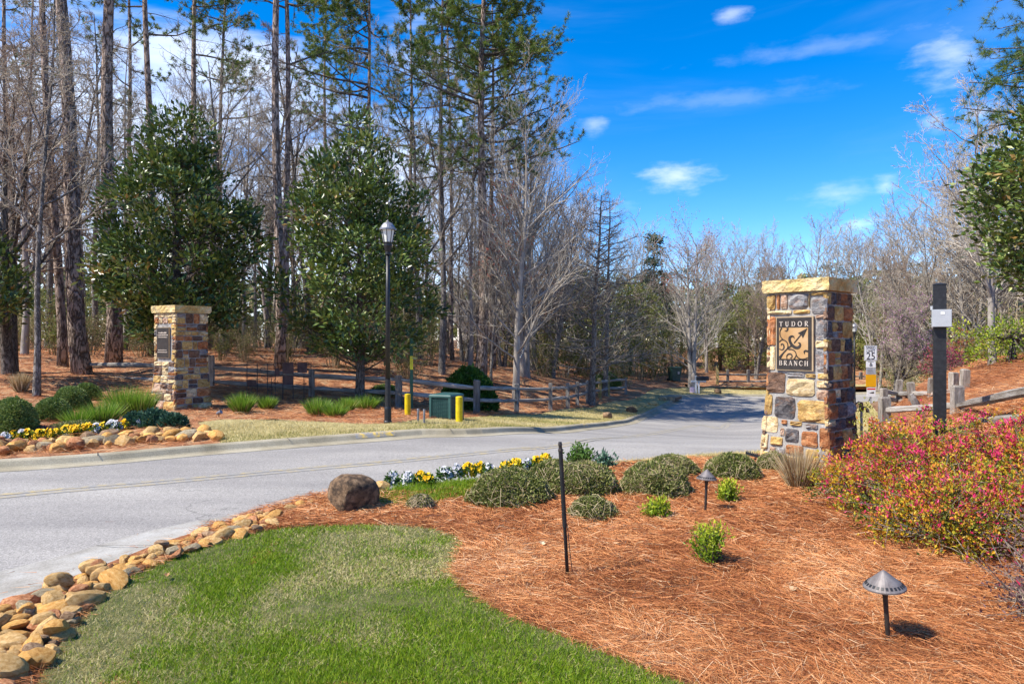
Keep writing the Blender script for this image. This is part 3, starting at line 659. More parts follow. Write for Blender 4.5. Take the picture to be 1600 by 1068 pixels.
def make_pillar(loc, theta, label, seed, front, plaque_face):
    root = empty('stone_pillar', loc, -theta); tag(root, label, 'pillar', 'stone gate pillars')
    rng = np.random.default_rng(seed)
    # mortar core
    prof = [0, .2, .45, .75, 1.1, 1.5, PH]; V = []; F = []
    for z in prof:
        h = half_w(z) - .004; V += [(-h, -h, z), (h, -h, z), (h, h, z), (-h, h, z)]
    for i in range(len(prof) - 1):
        for j in range(4):
            a = 4 * i + j; c = 4 * i + (j + 1) % 4; F += [(a, c, c + 4), (a, c + 4, a + 4)]
    MB().add(V, F).build('mortar_core', m_mortar, root)
    dirs = [((1, 0), (0, -1)), ((0, 1), (1, 0)), ((-1, 0), (0, 1)), ((0, -1), (-1, 0))]   # (across, outward)
    for k, (ax, nx) in enumerate(dirs):
        lay = front if k == 0 and front else random_layout(rng, pr=(.12, .03, .27, .34, .04, .20, 0.)) if front and k == 1 else random_layout(rng, pr=(.42, .08, .16, .22, .02, .08, .02)) if k == 1 else random_layout(rng, pr=(.26, .38, .12, .08, .04, .02, .10)) if k == 0 else random_layout(rng)  # near pillar's right face: darker stones stand in for its deep shade
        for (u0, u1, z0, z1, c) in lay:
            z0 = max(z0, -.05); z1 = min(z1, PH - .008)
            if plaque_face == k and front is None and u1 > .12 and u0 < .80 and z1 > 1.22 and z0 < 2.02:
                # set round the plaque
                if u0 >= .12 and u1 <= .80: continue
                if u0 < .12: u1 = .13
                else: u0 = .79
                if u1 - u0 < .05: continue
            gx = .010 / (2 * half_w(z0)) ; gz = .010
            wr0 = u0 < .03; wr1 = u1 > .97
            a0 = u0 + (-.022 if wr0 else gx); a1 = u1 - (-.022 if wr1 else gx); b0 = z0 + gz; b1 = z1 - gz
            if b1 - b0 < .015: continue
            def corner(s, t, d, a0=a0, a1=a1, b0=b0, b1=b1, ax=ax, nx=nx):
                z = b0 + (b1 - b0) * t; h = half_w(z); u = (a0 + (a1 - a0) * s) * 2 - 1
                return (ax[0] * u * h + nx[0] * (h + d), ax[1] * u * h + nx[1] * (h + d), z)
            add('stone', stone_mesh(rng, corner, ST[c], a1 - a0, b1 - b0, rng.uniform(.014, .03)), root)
    # cap: one thick rock-faced slab
    def slab(hw, z0, z1, rough, nm, seg=11):
        V = []; F = []; ring = []
        zs = [z0, z0 + (z1 - z0) * .35, z0 + (z1 - z0) * .7, z1]
        for zi, z in enumerate(zs):
            for k in range(4):
                for j in range(seg):
                    t = j / seg * 2 - 1; p = [(t, -1), (1, t), (-t, 1), (-1, -t)][k]; d = rng.uniform(-rough, rough * .5) if zi in (1, 2) else (-rough * .9 * rng.random() if zi == 0 else -.003 * rng.random())
                    V.append((p[0] * (hw + d), p[1] * (hw + d), z + (rng.uniform(-.006, .012) if zi in (1, 2) else 0)))
        n = 4 * seg
        for i in range(3):
            for j in range(n): a = i * n + j; c = i * n + (j + 1) % n; F += [(a, c, c + n), (a, c + n, a + n)]
        b = len(V); V += [(0, 0, z0), (0, 0, z1)]
        for j in range(n): F += [(b, (j + 1) % n, j), (b + 1, 3 * n + j, 3 * n + (j + 1) % n)]
        MB().add(V, F).build(nm, m_cap, root)
    slab(.483, PH + .005, PH + .18, .020, 'cap_slab')
    return root
def stroke(mb, pts, w, z0, z1, closed=False):
    """flat raised stroke along 2D pts with widths w"""
    P = np.array(pts, float); n = len(P); w = np.broadcast_to(np.asarray(w, float), (n,))
    T = np.gradient(P, axis=0); T /= np.linalg.norm(T, axis=1)[:, None] + 1e-9; N = np.c_[-T[:, 1], T[:, 0]]
    a = P + N * w[:, None] / 2; b = P - N * w[:, None] / 2; V = []; F = []
    for i in range(n): V += [(*a[i], z1), (*b[i], z1), (*a[i], z0), (*b[i], z0)]
    for i in range(n - 1):
        p = 4 * i; q = p + 4
        F += [(p, p + 1, q + 1), (p, q + 1, q), (p, q, q + 2), (p, q + 2, p + 2), (p + 1, p + 3, q + 3), (p + 1, q + 3, q + 1)]
    e = 4 * (n - 1); F += [(0, 2, 3), (0, 3, 1), (e, e + 1, e + 3), (e, e + 3, e + 2)]
    mb.add(V, F)
def arc(cx, cy, rx, ry, a0, a1, n=14):
    t = np.radians(np.linspace(a0, a1, n)); return [(cx + rx * math.cos(q), cy + ry * math.sin(q)) for q in t]
def serif_letter(mb, ch, x, y, h, z0, z1):
    """roman capitals with thick and thin strokes and serifs; returns width"""
    K = .15; k = .075
    wd = {'T': .72, 'U': .76, 'D': .78, 'O': .84, 'R': .74, 'B': .68, 'A': .78, 'N': .80, 'C': .76, 'H': .80}[ch]
    S = []
    def s(p, w): S.append((p, w))
    def ser(cx, cy, L=.24): s([(cx - L / 2, cy), (cx + L / 2, cy)], .055)
    if ch == 'T': s([(.36, 0), (.36, 1)], K); s([(.02, .965), (.70, .965)], .07); s([(.04, .80), (.02, 1)], .06); s([(.68, .80), (.70, 1)], .06); ser(.36, .027)
    if ch == 'U': s([(.16, 1), (.16, .35)] + arc(.38, .33, .22, .30, 180, 360) + [(.60, .35), (.60, 1)], [K, K] + [.12] * 14 + [k + .02, k + .02]); ser(.16, .973); ser(.60, .973)
    if ch == 'D': s([(.16, 0), (.16, 1)], K); s([(.10, .965), (.34, .965)] + arc(.34, .5, .36, .465, 90, -90) + [(.10, .035)], [.06, .06] + list(.06 + .09 * np.sin(np.linspace(0, math.pi, 14))) + [.06]); ser(.14, .027); ser(.14, .973)
    if ch == 'O': s(arc(.42, .5, .35, .46, 90, 450, 30), .07 + .08 * np.abs(np.sin(np.linspace(0, 2 * math.pi, 30))))
    if ch in 'RB': s([(.16, 0), (.16, 1)], K); ser(.16, .027); ser(.16, .973); s([(.10, .965), (.34, .965)] + arc(.34, .735, .22, .23, 90, -90, 10) + [(.16, .505)], [.055, .055] + list(.06 + .07 * np.sin(np.linspace(0, math.pi, 10))) + [.055])
    if ch == 'R': s([(.32, .5), (.66, .0)], K - .02); ser(.66, .027, .2)
    if ch == 'B': s([(.16, .505), (.36, .505)] + arc(.36, .27, .25, .235, 90, -90, 10) + [(.10, .035)], [.055, .055] + list(.06 + .08 * np.sin(np.linspace(0, math.pi, 10))) + [.055])
    if ch == 'A': s([(.10, 0), (.39, 1)], k); s([(.39, 1), (.68, 0)], K); s([(.22, .36), (.56, .36)], .06); ser(.10, .027, .2); ser(.68, .027, .22)
    if ch == 'N': s([(.14, 0), (.14, 1)], k); s([(.14, 1), (.66, 0)], K); s([(.66, 0), (.66, 1)], k); ser(.14, .027, .2); ser(.10, .973, .2); ser(.66, .973, .2)
    if ch == 'C': s(arc(.42, .5, .35, .46, 48, 312, 20), .065 + .085 * np.sin(np.linspace(0, math.pi, 20))); s([(.67, .66), (.66, .92)], .055); s([(.67, .28), (.66, .10)], .045)
    if ch == 'H': s([(.16, 0), (.16, 1)], K); s([(.64, 0), (.64, 1)], K); s([(.16, .5), (.64, .5)], .06); ser(.16, .027); ser(.16, .973); ser(.64, .027); ser(.64, .973)
    for p, w in S: stroke(mb, [(x + a * h, y + b * h) for a, b in p], np.asarray(w) * h, z0, z1)
    return wd * h
def plaque_frame(root, u0, u1, z0, z1, lift):
    """an empty-less frame matrix: plaque local x across, y up, z out of the front face"""
    zc = (z0 + z1) / 2; h = half_w(zc); x0 = (u0 * 2 - 1) * h; x1 = (u1 * 2 - 1) * h
    M = Matrix.Translation((0, -h - lift, 0)) @ Matrix.Rotation(R(90), 4, 'X')
    return M, x0, x1
def xf(mb, M):
    mb.v = [np.array([tuple(M @ Vector(p)) for p in v]) for v in mb.v]; return mb

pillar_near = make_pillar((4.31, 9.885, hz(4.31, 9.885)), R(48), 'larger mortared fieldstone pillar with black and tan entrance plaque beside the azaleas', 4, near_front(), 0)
pillar_near.scale = (1, 1, 1.012)
# plaque, front face: crop px 215..660 of 112..787, 455..1060
pu0, pu1 = (220 - 112) / 675, (657 - 112) / 675
pz1 = PH - (458 - 190) / 7.12 / 262 * PH; pz0 = PH - (1058 - 190) / 7.12 / 262 * PH
M, X0, X1 = plaque_frame(pillar_near, pu0, pu1, pz0, pz1, .004)
pl = xf(MB().box(X0, X1, pz0, pz1, 0, .034), M).build('plaque', m_trim, pillar_near)
iw = .016
xf(MB().box(X0 + iw, X1 - iw - .008, pz0 + iw, pz1 - iw, .034, .042), M).build('plaque_board', m_plaque, pl)
A0, A1, B0, B1 = X0 + iw, X1 - iw - .008, pz0 + iw, pz1 - iw; PW = A1 - A0; PHh = B1 - B0
# tan relief panel: view px (enlarged plaque) 165..685 of 118..740 across, 225..757 of 52..935 down
def pu(x): return A0 + (x - 118) / 622 * PW
def pv(y): return B1 - (y - 52) / 883 * PHh
xf(MB().box(pu(165), pu(685), pv(757), pv(225), .042, .046), M).build('relief_panel', m_panel, pl)
mb = MB(); ZS = (.046, .053)
def cv(pts, w): # pts in view px
    q = dense(pts, 12) ; n = len(q); ww = np.interp(np.linspace(0, 1, n), np.linspace(0, 1, len(w)), w) if np.ndim(w) else w
    stroke(mb, [(pu(a), pv(b)) for a, b in q], np.asarray(ww) / 883 * PHh, *ZS)
cv([(175, 745), (240, 660), (320, 580), (400, 525)], [44, 20, 18, 30])
cv([(440, 485), (500, 415), (560, 345), (600, 310)], [16, 15, 15, 15])
# arrow head
mb.add([(pu(a), pv(b), z) for z in ZS for a, b in ((672, 238), (508, 318), (568, 345), (594, 400))], [(4, 5, 6), (4, 6, 7), (0, 1, 5), (0, 5, 4), (1, 2, 6), (1, 6, 5), (2, 3, 7), (2, 7, 6), (3, 0, 4), (3, 4, 7)])
# crescent with two curled horns
cv([(440, 405), (432, 375), (395, 368), (362, 392), (362, 445), (395, 510), (450, 555), (505, 562), (545, 530), (545, 490), (510, 478)], [8, 26, 38, 44, 44, 48, 48, 44, 40, 28, 8])
# scrolls
cv([(322, 228), (318, 265), (290, 280), (270, 268)], [34, 28, 18, 8]); cv([(215, 228), (186, 270), (182, 340), (205, 395), (240, 425)], [22, 13, 12, 12, 14])
cv([(170, 468), (210, 432), (262, 436), (308, 470), (328, 525), (320, 585)], [12, 13, 14, 15, 16, 18])
cv([(205, 530), (205, 505), (235, 503), (255, 535), (250, 580), (215, 602), (172, 585)], [10, 16, 22, 22, 16, 12, 10])
cv([(335, 592), (395, 592), (450, 620), (478, 680), (455, 735), (430, 757)], [18, 15, 15, 14, 13, 12])
cv([(310, 755), (308, 705), (340, 672), (385, 675), (405, 710), (385, 740), (365, 735)], [10, 12, 16, 22, 22, 14, 8])
cv([(478, 690), (510, 730), (560, 752), (630, 748), (682, 728)], [18, 14, 12, 12, 12]); cv([(628, 668), (618, 635), (640, 612), (682, 622)], [8, 24, 26, 26])
xf(mb, M).build('relief_scrollwork', m_plaque, pl)
def word(txt, xa, xb, yb, h, name):
    mb = MB(); w = [{'T': .72, 'U': .76, 'D': .78, 'O': .84, 'R': .74, 'B': .68, 'A': .78, 'N': .80, 'C': .76, 'H': .80}[c] * h for c in txt]
    gap = ((xb - xa) - sum(w)) / (len(txt) - 1); x = xa
    for c, ww in zip(txt, w): serif_letter(mb, c, x, yb, h, .042, .050); x += ww + gap
    return xf(mb, M).build(name, m_letter, pl)
word('TUDOR', pu(170), pu(690), pv(203), PHh * 86 / 883, 'lettering')
word('BRANCH', pu(165), pu(690), pv(870), PHh * 84 / 883, 'lettering')

pillar_far = make_pillar((-8.164, 16.865, hz(-8.164, 16.865)), R(31), 'smaller-looking mortared fieldstone pillar across the road in front of the magnolia', 9, None, 0)
# its left-hand face (local -X) looks to the road; turn so that the plaque side is local -Y rotated: use the face at -Y after a quarter turn
M, X0, X1 = plaque_frame(pillar_far, .14, .74, 1.26, 1.98, .006)
pl = xf(MB().box(X0, X1, 1.25, 1.99, 0, .03), M).build('plaque', m_trim, pillar_far)
xf(MB().box(X0 + .012, X1 - .012, 1.262, 1.978, .03, .036), M).build('plaque_board', m_plaque, pl)
# rows of small illegible lettering
rng = np.random.default_rng(5); mb = MB()
for zz, hh, a, b in ((1.84, .035, .18, .82), (1.79, .030, .12, .88), (1.74, .022, .14, .86), (1.43, .022, .14, .84), (1.38, .022, .10, .84)):
    x = X0 + (X1 - X0) * a
    while x < X0 + (X1 - X0) * b:
        w = rng.uniform(.012, .03); mb.box(x, x + w, zz, zz + hh * rng.uniform(.7, 1), .036, .040); x += w + rng.uniform(.006, .014)
xf(mb, M).build('lettering', m_letter, pl)
# ------------------------------------------------------------------ street furniture
m_black = M_plain('black powder coat', (.018, .019, .022), .42, .2, .45, .35, 20)
m_bronze = M_plain('dark bronze metal', (.05, .042, .038), .42, .5, .5, .3, 20)
m_greymetal = M_noise('weathered grey metal', [(.16, .16, .17), (.27, .27, .29), (.36, .36, .38)], 9, 6, .45, .15, .004, metal=.6)
m_hat = M_noise('bronze shade metal', [(.10, .085, .08), (.17, .15, .145), (.23, .21, .20)], 14, 6, .5, .15, .004, metal=.3)
m_glass = M_plain('frosted lamp glass', (.75, .76, .70), .25, 0, .5, .06)
m_ypaint = M_noise('yellow bollard paint', [(.48, .34, .004), (.62, .46, .006), (.66, .52, .03)], 3, 7, .5, .1, .004, fine=20)
m_teal = M_noise('dark green enamel', [(.018, .06, .055), (.03, .085, .08), (.05, .11, .10)], 3, 6, .4, .1, .003)
m_greenpost = M_plain('green marker post', (.02, .10, .06), .5)
m_wood = M_noise('weathered split rail', [(.14, .12, .10), (.30, .27, .235), (.44, .41, .375)], 5, 9, .95, .9, .02, stretch=(.35, 3, 3), fine=30, randomize=.2)
m_woodpost = M_noise('weathered fence post', [(.13, .11, .09), (.27, .235, .20), (.40, .365, .33)], 5, 9, .95, .9, .02, stretch=(3, 3, .4), fine=30, randomize=.25)
m_wooddark = M_noise('dark fence wood', [(.08, .07, .06), (.17, .155, .14), (.28, .26, .24)], 5, 9, .95, .9, .02, stretch=(3, 3, .4), fine=30, randomize=.2)
m_woodyel = M_noise('lichened fence post', [(.20, .14, .05), (.34, .26, .10), (.42, .36, .22)], 6, 8, .95, .8, .02, fine=30)
m_white = M_plain('white paint', (.74, .74, .72), .5)
m_signw = M_plain('white sign face', (.80, .80, .78), .4, 0, .4, .03)
m_signk = M_plain('black sign paint', (.02, .02, .02), .5)
m_signo = M_noise('amber sign face', [(.72, .33, .005), (.80, .40, .01)], 4, 4, .4, .0)
m_signr = M_plain('red sign paint', (.62, .03, .03), .5)
m_maroon = M_plain('maroon cast iron', (.13, .022, .03), .4, .2, .5, .3)
m_rustpanel = M_noise('brown iron panel', [(.055, .032, .028), (.085, .052, .045), (.12, .075, .06)], 7, 7, .8, .3, .004)
m_galv = M_plain('galvanised box', (.40, .42, .44), .45, .1, .5, .06)

# lamp post at the far kerb
def make_lamp(loc, H, label, s=1.0, group=None):
    r = empty('street_lamp', loc); tag(r, label, 'street lamp', group)
    MB().lathe([(.085, -.1), (.085, .04), (.072, .06), (.072, .30), (.060, .34), (.056, .9)], 14).build('base', m_black, r, smooth=False)
    MB().lathe([(.052, .9), (.044, 2.4), (.040, H - .72)], 14).build('pole', m_black, r, smooth=True)
    z = H - .72
    MB().lathe([(.040, z), (.058, z + .01), (.058, z + .05), (.048, z + .06), (.062, z + .10), (.085, z + .19), (.085, z + .23), (.095, z + .25)], 16).build('fitter', m_black, r)
    g0, g1 = z + .26, z + .50
    lan = MB().lathe([(.088, g0), (.132, g1)], 8).build('glass', m_glass, r)
    for k in range(8):
        a = (k) * math.pi / 4; c, s_ = math.cos(a), math.sin(a)
        MB().tube([(c * .092, s_ * .092, g0 - .01), (c * .138, s_ * .138, g1 + .01)], .008, 5).build('glazing_bar', m_black, r)
    MB().lathe([(.135, g1 + .002), (.175, g1 + .005), (.175, g1 + .035), (.15, g1 + .05), (.125, g1 + .10), (.085, g1 + .145), (.035, g1 + .17), (.018, g1 + .175), (.022, g1 + .195), (.006, g1 + .215)], 20).build('cap', m_greymetal, r, smooth=False)
    return r
p = gl(606, 661); make_lamp(p, (661 - 343) / FPX * p.y, 'tall black lamp post with frosted lantern standing at the far kerb')
p = on(1335, 36.0); make_lamp(p, 4.25, 'distant lamp post half hidden behind the large stone pillar')

# path lights
def make_path_light(loc, H, label, tilt=(0, 0), mat=None, hatw=.222, s=1.0):
    r = empty('path_light', loc); tag(r, label, 'path light', 'garden path lights'); r.rotation_euler = (tilt[0], tilt[1], 0)
    MB().tube([(0, 0, -.12), (0, 0, H * .45), (0, 0, H - .14)], [.0125, .013, .014], 10).lathe([(.014, H - .15), (.020, H - .125), (.028, H - .095), (.028, H - .08)], 12).build('stem', m_bronze, r)
    w = hatw / 2; mb = MB()
    mb.lathe([(w - .012, H - .094), (w, H - .098), (w, H - .090), (w * .66, H - .058), (w * .12, H - .006), (w * .03, H)], 28)
    hat = mb.build('shade', mat or m_hat, r, smooth=False)
    mb = MB()
    for k in range(26):
        a = k * 2 * math.pi / 26; M_ = Matrix.Rotation(a, 4, 'Z') @ Matrix.Translation((w * .84, 0, H - .0745)) @ Matrix.Rotation(R(43), 4, 'Y')
        mb.box(-.009, .009, -.006, .006, -.002, .002, M_)
    mb.build('vent_slots', m_black, hat)
    return r
p = gl(1388, 1001); make_path_light(p, 112 / FPX * p.y, 'nearest mushroom path light standing in the straw', (R(1), R(-4.5)))
p = gl(1102, 799); make_path_light(p, 66 / FPX * p.y, 'bronze path light among the low mounded shrubs', (R(-2), R(3)), None, .20)
p = gl(34, 671); make_path_light(p, 38 / FPX * p.y, 'path light with pale shade in the flower bed across the road', (0, 0), m_white, .165)

# leaning black stake (two-part riser)
p = gl(887, 904); r = empty('riser_stake', p); tag(r, 'tall slim black stake leaning in the straw beside the lawn', 'stake')
H = 214 / FPX * p.y; lean = -12 / FPX * p.y
def lp(t, dx=0, dy=0): return (lean * t + dx, dy, H * t)
MB().tube([lp(-.08), lp(.38), lp(.78)], [.013, .013, .013], 10).build('stem', m_black, r, smooth=True)
MB().tube([lp(.38), lp(.40), lp(.95)], [.016, .0165, .0155], 10).build('sleeve', m_black, r)
MB().tube([lp(.93), lp(.945), lp(.95), lp(.975), lp(.978), lp(1.0)], [.018, .018, .013, .013, .016, .012], 10).build('nozzle', m_bronze, r)
MB().tube([lp(.40, .018, -.01), lp(.2, .026, -.012), lp(.06, .035, -.012)], .003, 5).build('cable', m_black, r)

# flood light by the pillar foot
p = gl(1180, 722); r = empty('flood_light', p); tag(r, 'small black finned flood light at the foot of the larger pillar', 'flood light')
MB().tube([(0, 0, -.05), (0, 0, .06)], .012, 8).build('stake', m_black, r)
Mf = Matrix.Translation((-.02, 0, .105)) @ Matrix.Rotation(R(14), 4, 'Y') @ Matrix.Rotation(R(-20), 4, 'Z')
hd = MB().box(-.11, .11, -.05, .05, -.022, .014, Mf).build('head', m_black, r)
for k in range(9): MB().box(-.10 + k * .024, -.092 + k * .024, -.045, .045, .014, .034, Mf).build('fin', m_black, hd)
for (px, py, lab) in ((342, 652, 'tiny grey spot light beside the pillar across the road'), ):
    q = gl(px, py); r = empty('spot_light', q); tag(r, lab, 'spot light')
    MB().tube([(0, 0, -.05), (0, 0, .08)], .012, 8).build('stake', m_black, r)
    MB().tube([(.06, -.02, .13), (-.01, 0, .10), (-.05, .02, .08)], [.045, .042, .03], 12).build('head', m_greymetal, r)

# bollards
for px, py, w, h, lab in ((637, 648, 9.5, 33, 'yellow bollard left of the green utility cabinet'), (717.5, 660, 11, 41, 'taller yellow bollard right of the green utility cabinet')):
    q = gl(px, py); s = q.y / FPX; rr = w * s / 2; hh = h * s
    r = empty('bollard', q); tag(r, lab, 'bollard', 'yellow bollards')
    MB().lathe([(rr, -.1), (rr, hh * .97)], 18).build('sleeve', m_ypaint, r, smooth=False)
    MB().lathe([(rr * 1.02, hh * .965), (rr * .95, hh * .99), (rr * .5, hh * 1.005), (.01, hh * 1.01)], 18).build('cap', m_ypaint, r)

# utility cabinet with louvres (a green condenser housing)
q = gl(688, 655); r = empty('utility_cabinet', q, R(-24)); tag(r, 'dark green louvred utility cabinet between the two yellow bollards', 'utility cabinet')
W_, D_, H_ = .50, .58, .56
MB().box(-W_ / 2 - .03, W_ / 2 + .03, 0 - .03, D_ + .03, -.1, .035).build('plinth', m_black, r)
MB().box(-W_ / 2 + .02, W_ / 2 - .02, .02, D_ - .02, .035, H_ - .07).build('housing', m_teal, r)
for k in range(14):
    z = .06 + k * (H_ - .16) / 13
    MB().box(-W_ / 2 + .03, W_ / 2 - .03, -.006, .02, z, z + .012).build('louvre', m_teal, r)
    MB().box(-W_ / 2 - .006, -W_ / 2 + .02, .05, D_ - .05, z, z + .016).build('louvre', m_teal, r)
    MB().box(W_ / 2 - .02, W_ / 2 + .006, .05, D_ - .05, z, z + .016).build('louvre', m_teal, r)
for sx in (-1, 1):
    for yy in (0, D_):
        MB().box(sx * W_ / 2 - .028, sx * W_ / 2 + .028, yy - .028, yy + .028, .035, H_ - .06).build('corner_post', m_teal, r)
for k in range(9):
    x = -W_ / 2 + .05 + k * (W_ - .1) / 8; MB().box(x - .003, x + .003, -.012, -.005, .05, H_ - .09).build('guard_wire', m_teal, r)
hx, hy = W_ / 2 + .035, D_ / 2
V = []; 
for z, k in ((H_ - .06, 1.0), (H_ - .025, 1.0), (H_ + .0, .93), (H_ + .025, .6), (H_ + .03, .15)): V += [(-hx * k, hy - (hy + .035) * k, z), (hx * k, hy - (hy + .035) * k, z), (hx * k, hy + (hy + .035) * k, z), (-hx * k, hy + (hy + .035) * k, z)]
F = []
for i in range(4):
    for j in range(4): a = 4 * i + j; c = 4 * i + (j + 1) % 4; F += [(a, c, c + 4), (a, c + 4, a + 4)]
F += [(16, 17, 18), (16, 18, 19), (0, 2, 1), (0, 3, 2)]
MB().add(V, F).build('lid', m_teal, r)
for px, py, h in ((653, 659, 20), (662.5, 662, 22)):
    q = gl(px, py); s = q.y / FPX
    tag(MB().tube([(0, 0, -.08), (.005, 0, h * s)], .024, 10).tube([(.005, 0, h * s), (.005, 0, h * s + .012)], [.03, .026], 10).build('pipe_stub', m_greymetal, None, q), 'short grey pipe stub, the ' + ('left' if px < 660 else 'right') + ' one beside the utility cabinet', 'pipe', 'pipe stubs by the cabinet')
# marker post
q = on(643, 20.0); zt = CAMH - (528 - HY) / FPX * 20 - q.z; r = empty('marker_post', q); tag(r, 'slender green marker post with a yellow band behind the utility cabinet', 'marker post')
MB().box(-.045, .045, -.012, .012, -.1, zt).build('post', m_greenpost, r)
za = CAMH - (577 - HY) / FPX * 20 - q.z; zb = CAMH - (556 - HY) / FPX * 20 - q.z
MB().box(-.047, .047, -.016, -.0125, za, zb).build('reflective_band', M_plain('marker yellow', (.62, .62, .03), .4), r)

# ------------------------------------------------------------------ split rail fences
def rail_mesh(rng, L, t=.055, mat=None, sag=0):
    """hand-split rail along +X, uneven section"""
    n = 7; V = []; F = []; ang = np.array([.3, 1.3, 2.5, 3.6, 4.6, 5.6])
    for i in range(n):
        x = L * i / (n - 1); k = (.72 if i in (0, n - 1) else 1) * t
        rr = k * (1 + rng.normal(0, .10, 6)) * np.array([1, 1.05, 1, .95, .85, 1])
        V += [(x, rr[j] * math.cos(ang[j]) * .85 + rng.normal(0, .002), rr[j] * math.sin(ang[j]) * 1.1 + sag * math.sin(math.pi * i / (n - 1))) for j in range(6)]
    for i in range(n - 1):
        for j in range(6): a = 6 * i + j; c = 6 * i + (j + 1) % 6; F += [(a, a + 6, c + 6), (a, c + 6, c)]
    F += [(0, j, j + 1) for j in range(1, 5)] + [(6 * (n - 1), 6 * (n - 1) + j + 1, 6 * (n - 1) + j) for j in range(1, 5)]
    return mesh_np('rail', V, F, mat or m_wood, False)
def post_mesh(rng, w, h, mat):
    mb = MB(); hw = w / 2; V = []; F = []
    zs = [-.25, h * .3, h * .65, h - .03, h]
    for i, z in enumerate(zs):
        k = .72 if i == 4 else 1
        for a, b in ((-1, -1), (1, -1), (1, 1), (-1, 1)): V.append((a * hw * k * rng.uniform(.92, 1.06), b * hw * k * .8 * rng.uniform(.92, 1.06), z + rng.uniform(-.008, .012) * (i == 4)))
    for i in range(4):
        for j in range(4): a = 4 * i + j; c = 4 * i + (j + 1) % 4; F += [(a, c, c + 4), (a, c + 4, a + 4)]
    F += [(16, 17, 18), (16, 18, 19)]
    return mesh_np('post', V, F, mat, False)
def fence(label, pts, heights, rails, seed, pw=.13, rt=.055, mats=None, railmat=None, lean=None, group='split rail fences'):
    """pts: ground points of the posts; rails: list of heights per post (rail i runs post k->k+1)"""
    rng = np.random.default_rng(seed); root = empty('rail_fence', pts[0]); tag(root, label, 'fence', group); o0 = Vector(pts[0])
    for k, p in enumerate(pts):
        q = Vector(p) - o0
        if heights[k]:
            po = add('post', post_mesh(rng, pw * rng.uniform(.9, 1.1), heights[k], mats[k] if mats else m_woodpost), root, q, rng.uniform(-.3, .3))
            if lean: po.rotation_euler[1] = lean[k]
    for k in range(len(pts) - 1):
        a = Vector(pts[k]) - o0; b = Vector(pts[k + 1]) - o0
        for j in range(len(rails[k])):
            u = a + Vector((0, 0, rails[k][j])); v = b + Vector((0, 0, rails[k + 1][j])); d = v - u; L = d.length + .10
            o = add('rail', rail_mesh(rng, L, rt * rng.uniform(.92, 1.08), railmat, rng.uniform(-.02, .01)), root, u - d.normalized() * .05)
            o.rotation_euler = d.to_track_quat('X', 'Z').to_euler(); o.rotation_mode = 'XYZ'
    return root
def zpx(py, Y): return CAMH - (py - HY) / FPX * Y
P_ = []; hgt = []; rl = []; mt = []
specs = [(130, 21.5, None, (573 - 4, 590), 0), (330, 21.3, None, (574, 596), 0), (487, 21, 577, (587, 606), 0), (623, 20.6, 586, (593, 614), 0), (745, 20.4, 593, (606, 625), 1), (807, 24.3, 599, (607, 625.5), 1), (860, 26, 598, (607, 624), 2), (887, 28, 598, (605.5, 621), 2), (902, 29.8, 596, (602, 617), 2), (918, 31, 594, (599, 613), 2), (937, 33.5, 590, (597, 610), 3), (950, 36, 588, (595, 607), 3), (978, 38, None, (593, 605), 0)]
for px, Y, top, (r1, r2), mk in specs:
    q = on(px, Y); P_.append(q); hgt.append((zpx(top, Y) - q.z) if top else 0.95); rl.append((zpx(r1, Y) - q.z, zpx(r2, Y) - q.z)); mt.append([m_woodpost, m_wooddark, m_wooddark, m_woodyel][mk])
fence('long weathered split rail fence running behind the lamp post and cabinet', P_, hgt, rl, 21, .16, .062, mt)
# fence by the far road bend
specs = [(1121, 50, 571, (585, 596)), (1137, 52, 577, (585, 595.5)), (1169, 52, 577, (585, 595.5)), (1205, 52, 577, (585, 595)), (1345, 53, 582, (588, 598)), (1386, 53, 583, (589, 598)), (1440, 53, 583, (589, 598))]
P_ = []; hgt = []; rl = []
for px, Y, top, (r1, r2) in specs:
    q = on(px, Y); P_.append(q); hgt.append(max(.6, zpx(top, Y) - q.z)); rl.append((zpx(r1, Y) - q.z, zpx(r2, Y) - q.z))
fence('dark two-rail fence along the far side of the road bend', P_, hgt, rl, 22, .2, .07, [m_woodyel] + [m_wooddark] * 6, m_wooddark)
# right hand fence that climbs to the picture edge
specs = [(1382, 14.6, 620, (641, 664), .20), (1496, 12.9, 612, (634, 661), .2), (1700, 7.4, 560, (593, 646), .2), (1900, 5.6, 520, (560, 630), .2)]
P_ = []; hgt = []; rl = []
for px, Y, top, (r1, r2), w in specs:
    q = on(px, Y); P_.append(q); hgt.append(max(.5, zpx(top, Y) - q.z)); rl.append((zpx(r1, Y) - q.z, zpx(r2, Y) - q.z))
fence('weathered split rail fence climbing the straw bank beyond the azaleas at right', P_, hgt, rl, 23, .19, .072)
# the companion fence behind it, with leaning posts
specs = [(1381, 20.5, 606, (611, 624)), (1404, 21, 607, (615, 626)), (1425, 19.5, 607, (615, 630)), (1455, 18.5, 607, (616, 632)), (1490, 17.5, 606, (612, 630)), (1507, 17.0, 606, (612, 628))]
P_ = []; hgt = []; rl = []
for px, Y, top, (r1, r2) in specs:
    q = on(px, Y); P_.append(q); hgt.append(max(.5, zpx(top, Y) - q.z)); rl.append((zpx(r1, Y) - q.z, zpx(r2, Y) - q.z))
fence('farther split rail fence with crowded posts behind the black square post', P_, hgt, rl, 24, .18, .07, None, None, [0, .05, -.08, .04, 0, .03])
# loose leaning rail propped on the fence
a = on(1437, 14.4); o = add('split_rail', rail_mesh(np.random.default_rng(3), .55, .07, m_wood), None, a + Vector((.05, -.05, -.06))); o.rotation_euler = (0, R(-118), 0)
tag(o, 'loose grey split rail leaning against the right hand fence', 'fence rail')

